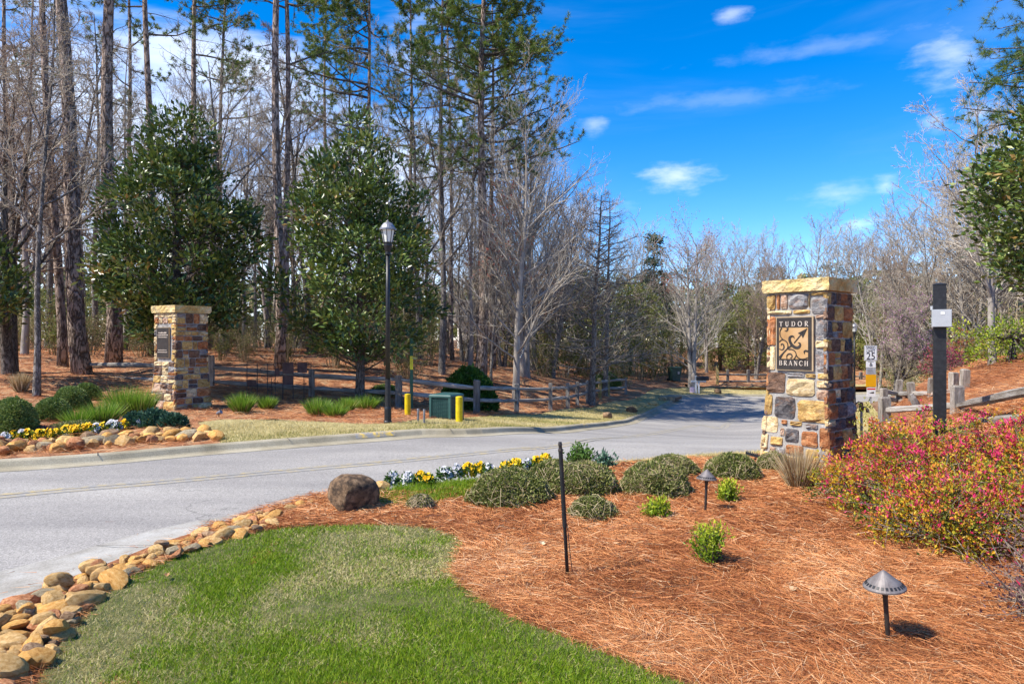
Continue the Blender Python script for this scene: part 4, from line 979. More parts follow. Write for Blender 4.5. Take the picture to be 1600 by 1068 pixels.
# black square post with a pale control box
q = on(1468, 10.6); zt = zpx(443, 10.6) - q.z; w = 17 / FPX * 10.6 / 2
r = empty('gate_post', q, R(-27)); tag(r, 'black square steel post carrying a pale grey control box', 'post')
MB().box(-w, w, -w, w, -.2, zt - .02).build('shaft', m_black, r)
MB().lathe([(w * 1.5, zt - .022), (w * 1.5, zt - .008), (.02, zt + .012)], 4, M=Matrix.Rotation(R(45), 4, 'Z')).build('cap', m_black, r)
z0, z1 = zpx(511, 10.6) - q.z, zpx(484, 10.6) - q.z
bx = MB().box(-w - .03, w + .06, -w - .10, -w - .004, z0, z1).build('control_box', m_galv, r)
MB().box(-w - .024, w + .054, -w - .112, -w - .10, z0 + .008, z1 - .008).build('box_door', m_galv, bx)
MB().box(.0, .05, -w - .116, -w - .1122, z1 - .075, z1 - .04).build('label_plate', m_signw, bx)
MB().tube([(-w - .02, -w * .5, z1 + .0), (-w - .02, -w * .5, z1 + .06)], .022, 10).build('sensor', m_galv, r)
MB().box(-w - .018, -w, -.02, .02, z0 - .12, z0 - .06).build('conduit_clip', m_black, r)

# yard hydrant
q = on(1346, 10.4); r = empty('yard_hydrant', q); tag(r, 'maroon yard hydrant with looped handle between pillar and fence', 'hydrant')
s = 10.4 / FPX; zt = zpx(640, 10.4) - q.z
MB().tube([(0, 0, -.1), (0, 0, zt)], .019, 10).build('standpipe', m_greymetal, r)
MB().tube([(0, 0, zt - .02), (0, 0, zt + .03), (0, 0, zt + .05), (0, 0, zt + .11)], [.03, .038, .03, .024], 10).tube([(0, 0, zt + .03), (.06, -.01, zt + .03), (.085, -.01, zt + .005), (.09, -.01, zt - .035)], [.026, .024, .022, .027], 10).build('head', m_maroon, r)
MB().tube([(.01, 0, zt + .11), (-.04, 0, zt + .125), (-.09, 0, zt + .09), (-.105, 0, zt + .03), (-.075, 0, zt - .02), (-.035, 0, zt - .01)], .011, 8).build('handle', m_maroon, r)

# speed limit sign cluster
def text_mesh(txt, size, mat, depth=.002):
    c = bpy.data.curves.new('t', 'FONT'); c.body = txt; c.size = size; c.align_x = 'CENTER'; c.extrude = depth; c.resolution_u = 3
    o = bpy.data.objects.new('t', c); COL.objects.link(o); dg = bpy.context.evaluated_depsgraph_get(); me = bpy.data.meshes.new_from_object(o.evaluated_get(dg)); bpy.data.objects.remove(o); bpy.data.curves.remove(c)
    me.materials.clear(); me.materials.append(mat); return me
Ys = 25.0; q = on(1360, Ys); r = empty('speed_sign', q); tag(r, 'white SPEED LIMIT 25 sign with amber and smaller plates on its post', 'road sign')
s = Ys / FPX
def plate(nm, x0, x1, y0, y1, mat, dy=0):
    X0_, X1_ = (x0 - 1360) * s, (x1 - 1360) * s; Z0, Z1 = zpx(y1, Ys) - q.z, zpx(y0, Ys) - q.z
    return MB().box(X0_, X1_, -.046 - dy, -.036 - dy, Z0, Z1).build(nm, mat, r), (X0_ + X1_) / 2, Z0, Z1
MB().box(-.03, .03, -.03, .03, -.3, zpx(541, Ys) - q.z).build('post', m_galv, r)
def txt(par, t, size, x, z, mat, y=-.049, sx=1):
    o = add('lettering', text_mesh(t, size, mat), par, (x, y, z)); o.rotation_euler = (R(90), 0, 0); o.scale = (sx, 1, 1); return o
pz, cx, z0, z1 = plate('speed_plate', 1349.5, 1369.5, 539.5, 563, m_signw)
h = z1 - z0
for a in ((-.215, .215, .012 - h / 2, .022 - h / 2), (-.215, .215, h / 2 - .022, h / 2 - .012)): MB().box(cx + a[0], cx + a[1], -.0475, -.0462, (z0 + z1) / 2 + a[2], (z0 + z1) / 2 + a[3]).build('border', m_signk, pz)
for a in ((-.225, -.215), (.215, .225)): MB().box(cx + a[0], cx + a[1], -.0475, -.0462, z0 + .012, z1 - .012).build('border', m_signk, pz)
txt(pz, 'SPEED', .135, cx, z0 + h * .765, m_signk, sx=.95); txt(pz, 'LIMIT', .135, cx, z0 + h * .545, m_signk, sx=1.0); txt(pz, '25', .36, cx, z0 + h * .08, m_signk, sx=.95)
p2, cx, z0, z1 = plate('small_plate', 1352.3, 1367.3, 563.8, 573.6, m_signw); txt(p2, '&', .20, cx, z0 + .04, m_signk); MB().box(cx - .10, cx + .10, -.0475, -.0462, z1 - .035, z1 - .018).build('border', m_signk, p2)
p2, cx, z0, z1 = plate('small_plate', 1352.3, 1367.3, 574.2, 584.2, m_galv)
for k in range(3): MB().box(cx - .13, cx + .11 - .03 * k, -.0475, -.0462, z0 + .05 + k * .055, z0 + .07 + k * .055).build('text_line', m_greymetal, p2)
plate('amber_plate', 1352, 1368, 585, 604, m_signo)
p2, cx, z0, z1 = plate('notice_plate', 1353.5, 1367, 604.8, 619.5, m_signw); MB().box(cx - .15, cx + .15, -.0475, -.0462, z1 - .085, z1 - .03).build('red_band', m_signr, p2)
MB().add([(cx - .09, -.0475, z0 + .14), (cx + .09, -.0475, z0 + .19), (cx + .09, -.0475, z0 + .12)], [(0, 1, 2)]).box(cx - .02, cx + .11, -.0475, -.0462, z0 + .14, z0 + .17).build('arrow', m_signk, p2)

# mailbox and wheeled cart by the far drive
q = on(1088, 44); s = 44 / FPX; r = empty('mailbox', q); tag(r, 'white post mailbox with dark box beside the far driveway', 'mailbox')
zt = zpx(586.5, 44) - q.z; za = zpx(595, 44) - q.z
MB().box(-.09, .02, -.05, .05, -.2, zt).build('post', m_white, r)
MB().box(.10, .20, -.05, .05, -.2, za - .05).build('post', m_white, r)
MB().box(-.36, .62, -.06, .06, za - .06, za + .04).build('arm', m_white, r)
MB().tube([(.0, 0, za - .28), (.24, 0, za - .05)], .04, 6).build('brace', m_white, r)
MB().add([(x, y, za + .045 + z) for x in (-.02, .78) for y, z in ((-.13, 0), (.13, 0), (.13, .17), (.08, .26), (-.08, .26), (-.13, .17))], [(0, 1, 7), (0, 7, 6), (1, 2, 8), (1, 8, 7), (2, 3, 9), (2, 9, 8), (3, 4, 10), (3, 10, 9), (4, 5, 11), (4, 11, 10), (5, 0, 6), (5, 6, 11), (0, 2, 1), (0, 3, 2), (0, 4, 3), (0, 5, 4), (6, 7, 8), (6, 8, 9), (6, 9, 10), (6, 10, 11)]).build('box', m_black, r)
MB().box(-.42, -.12, -.02, .02, .05, .40).build('garden_flag', M_noise('mauve flag', [(.42, .30, .45), (.62, .55, .66)], 9), r)
q = on(1054, 50); r = empty('wheeled_bin', q, R(15)); tag(r, 'dark green wheeled refuse bin beyond the road bend', 'bin')
MB().add([(x * k, y * k, z) for z, k in ((.06, .8), (1.0, 1.0)) for x, y in ((-.38, -.36), (.38, -.36), (.38, .36), (-.38, .36))], [(0, 1, 5), (0, 5, 4), (1, 2, 6), (1, 6, 5), (2, 3, 7), (2, 7, 6), (3, 0, 4), (3, 4, 7), (0, 2, 1), (0, 3, 2), (4, 5, 6), (4, 6, 7)]).build('body', m_teal, r)
MB().box(-.41, .41, -.42, .40, 1.0, 1.08).build('lid', m_teal, r); MB().box(.05, .2, -.375, -.362, .55, .75).build('sticker', m_galv, r)
for sx in (-1, 1): MB().lathe([(.14, -.03), (.14, .03)], 14, M=Matrix.Translation((sx * .36, .3, .12)) @ Matrix.Rotation(R(90), 4, 'Y')).build('wheel', m_black, r)

# iron yard frame with brown panels standing before the fence
q = on(437, 19.6); s = 19.6 / FPX; r = empty('iron_frame', q); tag(r, 'dark iron yard frame with square brown panels before the rail fence', 'metal frame')
def fx(px): return (px - 437) * s
def fz(py): return zpx(py, 19.6) - q.z
for px, t, b in ((386, 565, 622), (402, 567, 622), (418, 568, 623), (424, 590, 622), (430, 566, 617), (442, 566, 626), (458, 566, 618), (475, 585, 626), (486, 565, 626)): MB().tube([(fx(px), 0, fz(b) - .1), (fx(px), 0, fz(t))], .011, 6).build('upright', m_black, r)
for y in (567, 586, 603): MB().tube([(fx(386), 0, fz(y)), (fx(486), 0, fz(y + 1))], .010, 6).build('crossbar', m_black, r)
for x0, x1, y0, y1 in ((442, 459, 566, 583.5), (442, 458, 586, 601), (465, 480, 566, 582), (430, 437, 575, 587), (387, 401, 593, 602.5)):
    MB().box(fx(x0), fx(x1), -.014, -.010, fz(y1), fz(y0)).build('panel', m_rustpanel, r)
for (c0, c1, a0, a1) in ((410, 578, 20, 320), (423, 606, 200, 500), (395, 610, 0, 300), (432, 596, 90, 400)):
    pts = [(fx(c0) + .09 * (1 - k / 26) * math.cos(R(a0 + (a1 - a0) * k / 18)), 0, fz(c1) + .09 * (1 - k / 26) * math.sin(R(a0 + (a1 - a0) * k / 18))) for k in range(19)]
    MB().tube(pts, .008, 5).build('scroll', m_black, r)
# ------------------------------------------------------------------ rocks
def M_rock(name, cols): return M_noise(name, cols, 4, 9, .9, .7, .02, fine=24, randomize=.2, spec=.15)
RK = {'tan': M_rock('tan river rock', [(.36, .20, .07), (.58, .36, .14), (.68, .50, .26)]), 'gold': M_rock('golden river rock', [(.40, .18, .045), (.62, .33, .095), (.70, .45, .18)]),
      'rust': M_rock('rust river rock', [(.20, .07, .03), (.46, .20, .09), (.60, .34, .18)]), 'grey': M_rock('grey river rock', [(.20, .15, .09), (.36, .29, .18), (.48, .41, .28)]),
      'brown': M_rock('brown river rock', [(.14, .08, .045), (.30, .19, .11), (.42, .30, .19)])}
m_boulder = M_noise('dark boulder', [(.03, .022, .016), (.10, .066, .042), (.24, .15, .085), (.36, .26, .16)], 3.6, 10, .95, 1.0, .03, fine=22)
def rock_mesh(rng, name, mat, sub=2, ang=.16):
    bm = bmesh.new(); bmesh.ops.create_icosphere(bm, subdivisions=sub, radius=1.0)
    ds = sphere_pts(rng, 9); hs_ = rng.uniform(.58, .92, 9); o = rng.uniform(0, 50, 3)
    for v in bm.verts:
        p = np.array(v.co); 
        for d, h in zip(ds, hs_):
            e = p @ d
            if e > h: p = p - d * (e - h) * .95
        p = p * (1 + ang * (float(vnoise(p[0] * 1.3 + o[0], p[1] * 1.3 + p[2] + o[1], 1.2, 61)) - .5))
        v.co = p
    me = bpy.data.meshes.new(name); bm.to_mesh(me); bm.free(); me.materials.append(mat)
    for pl_ in me.polygons: pl_.use_smooth = True
    me.set_sharp_from_angle(angle=R(28))
    return me
rng = np.random.default_rng(51)
rock_bank = {k: [rock_mesh(rng, 'river_rock', RK[k]) for _ in range(6)] for k in RK}
def rock_label(kind, where): return {'tan': 'tan', 'gold': 'golden', 'rust': 'rust red', 'grey': 'greyish', 'brown': 'brown'}[kind] + ' river rock ' + where
def put_rock(x, y, sx, sy, sz, z, where, group, kinds=('tan', 'gold', 'rust', 'grey', 'brown'), pk=(.40, .36, .14, .05, .05)):
    k = rng.choice(kinds, p=pk); o = add('river_rock', rock_bank[k][rng.integers(6)], None, (x, y, z)); o.scale = (sx, sy, sz)
    o.rotation_euler = (rng.normal(0, .22), rng.normal(0, .22), rng.uniform(0, 6.28)); tag(o, rock_label(k, where), 'rock', group)
# near edge: band between the gutter and the lawn
ga = [gp(*p) for p in [(-120, 1003), (0, 958), (60, 932), (150, 896), (250, 859), (350, 824), (432, 797)]]
la = [gp(*p) for p in [(-70, 1160), (40, 1062), (90, 1010), (128, 962), (198, 905), (298, 862), (432, 822)]]
GA = resample(dense(ga, .05), 600); LA = resample(dense(la, .05), 600)
spots = []
for att in range(9000):
    t = rng.random(); i = int(t * 599); w = rng.random(); p = GA[i] * (1 - w) + LA[i] * w
    size = rng.uniform(.045, .115) * (1.0 if p[1] < 4.8 else .9)
    if all((p[0] - q[0]) ** 2 + (p[1] - q[1]) ** 2 > ((size + q[2]) * .64) ** 2 for q in spots): spots.append((p[0], p[1], size))
    if len(spots) >= 265: break
for x, y, s in spots:
    e = rng.uniform(.95, 1.5)
    part = 'at the near end of the gutter edging' if y < 4.6 else ('midway along the gutter edging' if y < 5.7 else 'at the boulder end of the gutter edging')
    put_rock(x, y, s * e, s * rng.uniform(.75, .95), s * rng.uniform(.45, .66), hz(x, y) + s * .20 + rng.uniform(0, .02), part, 'river rocks edging the near lawn')
spots2 = [s for s in spots if s[2] > .06 and s[1] < 5.6]
for j in range(34):     # a few lie on top
    x, y, s = spots2[rng.integers(len(spots2))]; s2 = rng.uniform(.045, .075); x += rng.normal(0, .015); y += rng.normal(0, .015)
    put_rock(x, y, s2 * 1.3, s2, s2 * .75, hz(x, y) + s * .62 + .012, 'lying on top of the gutter edging', 'river rocks edging the near lawn')
# along the flower bed on this side
for px, py, w in ((596, 763, 26), (588, 770, 16), (452, 797, 20), (470, 790, 18), (486, 787, 16)):
    x, y = gp(px, py); s = w / FPX * y / 2; put_rock(x, y, s * 1.2, s, s * .7, hz(x, y) + s * .3, 'beside the dark boulder near the road', 'river rocks by the boulder', ('tan', 'gold'), (.6, .4))
# far edge, behind the kerb
fa = [gp(*p) for p in [(-60, 716), (0, 711), (100, 703), (200, 694), (300, 687), (338, 688)]]; fb = [gp(*p) for p in [(-60, 700), (0, 694), (100, 691), (200, 681), (300, 675), (332, 680)]]
FA = resample(dense(fa, .05), 400); FB = resample(dense(fb, .05), 400); sp3 = []
for att in range(4000):
    i = rng.integers(400); w = rng.random(); p = FA[i] * (1 - w) + FB[i] * w; size = rng.uniform(.07, .17)
    if all((p[0] - q[0]) ** 2 + (p[1] - q[1]) ** 2 > ((size + q[2]) * .72) ** 2 for q in sp3): sp3.append((p[0], p[1], size))
    if len(sp3) >= 75: break
for x, y, s in sp3:
    put_rock(x, y, s * rng.uniform(1, 1.4), s * rng.uniform(.75, 1), s * rng.uniform(.6, .95), hz(x, y) + s * .35, 'in the row behind the far kerb' if x > -6 else 'at the left end of the row behind the far kerb', 'river rocks behind the far kerb')
# boulders
def boulder(px, py, w, h, label, seed, dark=True, mat=None):
    q = gl(px, py); s = q.y / FPX; me = rock_mesh(np.random.default_rng(seed), 'boulder', mat or m_boulder, 3, .25); o = add('boulder', me, None, q + Vector((0, w * s * .3, h * s * .38)), seed * 1.7)
    o.scale = (w * s * .56, w * s * .48, h * s * .66); tag(o, label, 'boulder')
boulder(546, 800, 80, 56, 'dark weathered boulder between the lawn and the road', 3)
boulder(949, 654, 17, 11, 'small brown boulder alone on the far verge', 4, mat=RK['brown'])
boulder(989, 645, 19, 10, 'dark and white stone on the far verge nearest the kerb curve', 5)
boulder(1021, 633, 14, 6, 'low pale stone on the far verge', 6, mat=RK['tan'])
boulder(1036, 626, 14, 8, 'rounded grey stone beside the far driveway drain', 7, mat=RK['grey'])
boulder(1124, 615, 13, 9, 'dark boulder on the grass by the mailbox', 8)
boulder(1341, 638, 6, 8, 'small dark stone behind the pillar near the sign', 9)
# kerb inlet slab at the corner of the far drive
q = gl(1050, 624); r = empty('drain_inlet', q, R(60)); tag(r, 'dark concrete kerb inlet at the corner of the far driveway', 'drain')
MB().box(-.7, .7, -.35, .35, .0, .22).build('slab', m_conc_far, r); MB().box(-.6, .6, -.365, -.351, .02, .15).build('opening', m_black, r)
# fallen leaves lying on the straw and lawn
m_dead = M_leaf('dead leaves', [(0, (.22, .08, .03)), (.5, (.45, .27, .12)), (1, (.62, .48, .30))], .7, .2, .2)
def fallen(px, py, s, t, lab):
    q = gl(px, py); g = np.random.default_rng(int(px)); mb = MB()
    pts = [(0, 0), (.3, .28), (.55, .2), (.7, .38), (1, .05), (.72, -.2), (.6, -.34), (.35, -.22)]
    V = [(a * s, b * s, .012 + .22 * s * (b * b * 4 + .4 * math.sin(a * 5))) for a, b in pts] + [(.5 * s, 0, .008)]
    mb.add(V, [(8, i, (i + 1) % 8) for i in range(8)], t)
    o = mb.build('fallen_leaf', m_dead, None, q + Vector((0, 0, .035)), g.uniform(0, 6), tint=True); tag(o, lab, 'leaf')
fallen(1246, 928, .085, .8, 'curled tan leaf on the straw left of the nearest path light')
fallen(262, 905, .06, .35, 'brown leaf on the lawn near the rock edging')
fallen(846, 855, .07, 1., 'pale curled leaf on the straw left of the black stake')
fallen(712, 851, .05, .8, 'small tan leaf at the corner of the lawn')
# ------------------------------------------------------------------ shrubs, grasses and flowers
m_twig = M_noise('grey brown twig', [(.10, .075, .055), (.20, .155, .12), (.28, .23, .19)], 20, 4, .9, 0)
m_twigpale = M_leaf('tan twig stems', [(0, (.16, .11, .06)), (1, (.50, .40, .25))], .8, 0, .1)
m_mound = M_leaf('mounded shrub foliage', [(0, (.065, .085, .016)), (.3, (.165, .195, .04)), (.55, (.27, .285, .085)), (.8, (.34, .28, .14)), (1, (.46, .34, .20))], .6, .2, .3)
m_box = M_leaf('clipped boxwood foliage', [(0, (.06, .105, .024)), (.5, (.175, .25, .055)), (1, (.38, .42, .17))], .5, .2, .35)
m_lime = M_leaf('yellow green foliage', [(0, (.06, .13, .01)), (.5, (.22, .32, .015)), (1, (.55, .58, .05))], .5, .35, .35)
m_blade = M_leaf('ornamental grass blades', [(0, (.045, .11, .010)), (.45, (.14, .28, .022)), (.75, (.28, .40, .05)), (1, (.52, .48, .18))], .5, .3, .3)
m_bladedry = M_leaf('dry grass blades', [(0, (.11, .055, .025)), (.4, (.30, .18, .08)), (.75, (.50, .38, .20)), (1, (.66, .57, .40))], .6, .25, .2)
m_kale = M_leaf('blue green kale', [(0, (.018, .05, .03)), (.6, (.05, .125, .075)), (1, (.13, .22, .14))], .5, .2, .3)
m_petal_y = M_leaf('yellow pansy petals', [(0, (.70, .36, .002)), (.5, (.85, .56, .005)), (1, (.88, .68, .04))], .5, .25, .2)
m_petal_w = M_leaf('white pansy petals', [(0, (.38, .37, .42)), (.5, (.66, .66, .67)), (1, (.76, .76, .75))], .5, .25, .2)
m_fl_leaf = M_leaf('bedding plant leaves', [(0, (.03, .08, .015)), (1, (.13, .24, .04))], .5, .3, .3)
m_azalea = M_leaf('azalea leaves', [(0, (.07, .09, .02)), (.25, (.18, .21, .02)), (.45, (.46, .38, .025)), (.66, (.66, .36, .02)), (.84, (.60, .17, .035)), (1, (.36, .05, .05))], .5, .35, .35)
m_azpink = M_leaf('magenta blossoms', [(0, (.46, .018, .07)), (.5, (.72, .035, .15)), (1, (.80, .12, .28))], .5, .35, .2)
m_purple = M_leaf('purple brown leaves', [(0, (.06, .03, .035)), (.5, (.15, .075, .08)), (.85, (.26, .16, .14)), (1, (.40, .36, .20))], .6, .25, .25)

def dome(rng, n, rx, ry, h, shell=.25, pw=1.0):
    """points near the surface of a half ellipsoid and outward directions"""
    d = sphere_pts(rng, n); d[:, 2] = np.abs(d[:, 2]); k = 1 - rng.random(n) ** 1.7 * shell
    P = d * k[:, None] * np.array([rx, ry, h]); P[:, 2] *= 1; N = unit(d / np.array([rx, ry, h]))
    return P, N
def lumpy(P, seed, a=.12):
    r = np.random.default_rng(seed); o = r.uniform(0, 40, 2)
    u = np.arctan2(P[:, 1], P[:, 0]) * 1.2; w = P[:, 2] / (np.abs(P[:, 2]).max() + 1e-6) * 3
    return P * (1 + a * (vnoise(u * 2 + o[0], w + o[1], 1.3, 71) - .5) * 2 + a * (vnoise(u * 4 + o[1], w * 2, 1.7, 72) - .5))[:, None]
def mound(px, py, w, h, label, seed, mat=None, kind='loose', group=None, cat='shrub', name='mounded_shrub', n=None, leaf=None, dens=1.0):
    q = gl(px, py); s = q.y / FPX; rx = w * s / 2; ry = rx * .85; H = h * s * .92; rng = np.random.default_rng(seed)
    q = q + Vector((0, ry * .9, 0)); q.z = hz(q.x, q.y)
    r = empty(name, q); tag(r, label, cat, group)
    L = leaf or (.032 if kind == 'loose' else .028); n = n or int(min(11000, dens * 18 * (rx * ry * 3.2 + rx * H * 4) / (L * L)))
    P, N = dome(rng, n, rx, ry, H, .22 if kind == 'loose' else .16); P = lumpy(P, seed, .10 if kind == 'loose' else .05)
    D = unit(N * .6 + rng.normal(0, .55, (n, 3)) + np.array([0, 0, .25]))
    t = np.clip(rng.normal(.42, .22, n) + (vnoise(P[:, 0] * 6, P[:, 1] * 6, 1.0, seed) - .5) * .35, 0, 1)
    v, f, tt = leaves(rng, P, D, rng.uniform(.7, 1.3, n) * L, rng.uniform(.35, .6, n) * L, t)
    add('foliage', mesh_np('foliage', v, f, mat or m_mound, False, tt), r)
    # inner twigs so that gaps show stems, and arching shoots outside
    mb = MB()
    for k in range(70 if kind == 'loose' else 26):
        e = P[rng.integers(n)] * rng.uniform(.9, 1.0); b = np.array([rng.normal(0, rx * .15), rng.normal(0, ry * .15), 0]); m_ = (b + e) / 2 + np.array([0, 0, H * .18])
        mb.tube([b, m_, e], [.006, .004, .002], 3, False, rng.random())
    if kind == 'loose':
        for k in range(260):
            i = rng.integers(n); e = P[i] * 1.03; g = unit(np.cross(N[i], rng.normal(size=3))); Ln = rng.uniform(.08, .2)
            mb.tube([e - g * Ln / 2, e + N[i] * .018, e + g * Ln / 2 - np.array([0, 0, .012])], .0022, 3, False, rng.uniform(.4, 1))
    mb.build('twigs', m_twigpale, r, tint=True)
    # filler core hides the ground; inner shade is put into its dark colour
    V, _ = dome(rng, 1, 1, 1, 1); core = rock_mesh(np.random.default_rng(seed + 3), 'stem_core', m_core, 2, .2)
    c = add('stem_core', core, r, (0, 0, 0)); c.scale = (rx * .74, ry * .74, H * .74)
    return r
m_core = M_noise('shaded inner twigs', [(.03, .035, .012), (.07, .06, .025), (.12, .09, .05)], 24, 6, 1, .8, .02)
G1 = 'low mounded shrubs in the foreground bed'
for i, (px, py, w, h, lab) in enumerate([(795, 795, 138, 56, 'wide dark mounded shrub just right of the pansies'), (868, 769, 92, 46, 'mounded shrub half hidden behind the black stake'), (915, 779, 116, 54, 'broad rounded shrub right of the black stake'),
        (1034, 780, 114, 52, 'rounded shrub directly left of the bronze path light'), (1058, 745, 82, 30, 'low shrub at the roadside behind the rounded ones'), (1155, 752, 92, 38, 'flat mounded shrub in front of the flood light'),
        (1217, 737, 52, 28, 'small green shrub at the left foot of the larger pillar'), (929, 813, 74, 32, 'small low shrub alone in front of the row of mounds'), (655, 797, 40, 20, 'tiny tuft of a shrub beside the boulder')]):
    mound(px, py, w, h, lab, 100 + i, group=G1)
G2 = 'clipped shrubs across the road'
for i, (px, py, w, h, lab) in enumerate([(8, 684, 62, 64, 'tall dark clipped shrub at the left picture edge'), (4, 652, 40, 30, 'clipped shrub peeking from behind the tall one at the left edge'), (66, 660, 60, 38, 'clipped round shrub right of the far path light'), (97, 640, 56, 36, 'middle clipped shrub of the three in a diagonal row'), (125, 625, 42, 26, 'rearmost clipped shrub of the diagonal row')]):
    mound(px, py, w, h, lab, 130 + i, m_box, 'clip', G2, leaf=.05, dens=1.2)
for i, (px, py, w, h, lab) in enumerate([(100, 678, 90, 14, 'low spreading groundcover behind the far pansies'), (55, 682, 46, 12, 'thin bronze groundcover left of the spreading one')]):
    mound(px, py, w, h, lab, 140 + i, m_purple if i else m_mound, 'loose', 'groundcover across the road', 'groundcover', 'groundcover', leaf=.06)
for i, (px, py, w, h, lab) in enumerate([(203, 672, 38, 26, 'small ornamental kale left of its two larger neighbours'), (232, 672, 56, 30, 'large blue green kale in the middle of the far bed'), (262, 673, 44, 24, 'blue green kale nearest the far pillar')]):
    mound(px, py, w, h, lab, 145 + i, m_kale, 'clip', 'kale plants across the road', 'kale', 'kale', leaf=.09, dens=1.1)
for i, (px, py, w, h, lab) in enumerate([(735, 640, 82, 50, 'large dark green laurel bush behind the cabinet and fence')]):
    q = on(735, 22.5); mound(731, 642, 88, 72, lab, 150, M_leaf('laurel leaves', [(0, (.03, .08, .012)), (.6, (.08, .18, .022)), (1, (.17, .29, .04))], .45, .25, .35), 'loose', None, leaf=.11, dens=1.5)
mound(950, 608, 44, 26, 'rounded green shrub beyond the end of the long fence', 151, m_box, 'clip', None, leaf=.12)
mound(100, 690, 10, 9, 'grey green sprig hanging over the far kerb', 152, m_kale, 'loose', None, leaf=.05)
mound(598, 620, 46, 16, 'low dark weeds under the second magnolia', 153, m_box, 'loose', None, leaf=.1)

def small_shrub(px, py, w, h, label, seed, mat, group, n=900, L=.045):
    """twiggy upright young shrub"""
    q = gl(px, py); s = q.y / FPX; rx = w * s / 2; H = h * s; rng = np.random.default_rng(seed); r = empty('young_shrub', q); tag(r, label, 'shrub', group)
    mb = MB(); C = []; D = []
    for k in range(34):
        a = rng.uniform(0, 6.28); rr = rx * rng.uniform(.15, 1.0); z = H * rng.uniform(.45, 1.0) * (1 - .35 * (rr / rx) ** 2); e = np.array([math.cos(a) * rr, math.sin(a) * rr, z]); b = np.array([rng.normal(0, .015), rng.normal(0, .015), -.02])
        m_ = b * .4 + e * .6 + np.array([0, 0, -.02]); mb.tube([b, m_, e], [.005, .004, .002], 4, False)
        m2 = n // 34; t = rng.uniform(.3, 1.05, m2)[:, None]; p = b + (e - b) * t + rng.normal(0, L * .5, (m2, 3)); C.append(p); D.append(unit(e - b) * .4 + rng.normal(0, .6, (m2, 3)) + np.array([0, 0, .3]))
    mb.build('stems', m_twig, r)
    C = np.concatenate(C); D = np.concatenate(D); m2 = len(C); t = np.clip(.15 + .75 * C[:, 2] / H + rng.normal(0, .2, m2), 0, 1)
    v, f, tt = leaves(rng, C, D, rng.uniform(.6, 1.2, m2) * L, rng.uniform(.3, .5, m2) * L, t)
    add('foliage', mesh_np('foliage', v, f, mat, False, tt), r); return r
G3 = 'young yellow green shrubs in the straw'
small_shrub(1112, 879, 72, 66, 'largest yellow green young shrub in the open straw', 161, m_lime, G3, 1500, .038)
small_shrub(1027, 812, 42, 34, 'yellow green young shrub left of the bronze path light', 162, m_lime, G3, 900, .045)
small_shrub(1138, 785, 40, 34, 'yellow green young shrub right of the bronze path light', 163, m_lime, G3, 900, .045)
small_shrub(905, 729, 44, 34, 'upright dark green perennial behind the pansies', 164, m_fl_leaf, None, 700, .07)
small_shrub(943, 732, 30, 20, 'small blue green perennial near the road edge', 165, m_kale, None, 400, .08)

def tuft(px, py, w, h, label, seed, green, n=900, group='ornamental grass clumps', base=None, name='ornamental_grass', Wd=.010, drybase=True, cone=1.0):
    q = gl(px, py); s = q.y / FPX; rx = w * s / 2; H = h * s; rng = np.random.default_rng(seed); r = empty(name, q + Vector((0, rx * .6, 0))); tag(r, label, 'ornamental grass', group)
    a = rng.uniform(0, 6.28, n); rr = rng.random(n) ** .6; c = np.stack([np.cos(a) * rr * rx * .45, np.sin(a) * rr * rx * .45, np.full(n, -.02)], 1)
    d = np.stack([np.cos(a) * rr * .75 * cone * rx / H, np.sin(a) * rr * .75 * cone * rx / H, np.ones(n)], 1) + rng.normal(0, .10, (n, 3)); L = H * rng.uniform(.6, 1.1, n)
    be = np.stack([np.cos(a) * L * .18 * rr, np.sin(a) * L * .18 * rr, -L * .10 * rr], 1)
    wd = Wd * max(1, q.y / 12)
    if green:
        v, f, tt = blades(rng, c, d, L, wd, be, np.clip(rng.normal(.5, .22, n), 0, 1), 2); add('blades', mesh_np('blades', v, f, m_blade, False, tt), r)
        if drybase:
            m_ = n // 2; v, f, tt = blades(rng, c[:m_], d[:m_] + rng.normal(0, .15, (m_, 3)), L[:m_] * .55, wd, be[:m_] * .4, rng.uniform(0, .75, m_), 2); add('dry_skirt', mesh_np('dry_skirt', v, f, m_bladedry, False, tt), r)
    else:
        v, f, tt = blades(rng, c, d, L, wd, be, np.clip(rng.normal(.68, .22, n), 0, 1), 2); add('blades', mesh_np('blades', v, f, m_bladedry, False, tt), r)
        m_ = n // 3; v, f, tt = blades(rng, c[:m_], d[:m_] + rng.normal(0, .2, (m_, 3)), L[:m_] * .5, wd, be[:m_] * .4, rng.uniform(0, .35, m_), 2); add('dark_base', mesh_np('dark_base', v, f, m_bladedry, False, tt), r)
    return r
tuft(1255, 765, 58, 74, 'dry tan ornamental grass clump before the larger pillar', 171, False, 900, Wd=.007, cone=1.2)
tuft(27, 613, 26, 34, 'clipped golden grass sheaf with dark base on the far bank', 172, False, 700, cone=.9)
for i, (px, py, w, h, lab) in enumerate([(112, 668, 62, 36, 'front left green grass clump beside the clipped shrubs'), (150, 665, 58, 44, 'green grass clump with rusty skirt left of the tallest'), (182, 652, 64, 54, 'tall bright green grass clump behind the kale'), (210, 652, 52, 50, 'green and brown grass clump beside the far pillar'),
        (372, 646, 44, 36, 'leafy grass clump right of the far pillar'), (414, 642, 28, 26, 'smaller half dry grass clump below the iron frame'), (492, 650, 44, 32, 'bright grass clump at the middle of the far verge'), (520, 652, 46, 26, 'half dry grass clump in front of the others on the verge'), (568, 640, 52, 26, 'shaded grass clump nearest the lamp post'), (540, 642, 36, 24, 'small grass clump between the two larger ones on the verge')]):
    tuft(px, py, w, h, lab, 180 + i, True, 700)
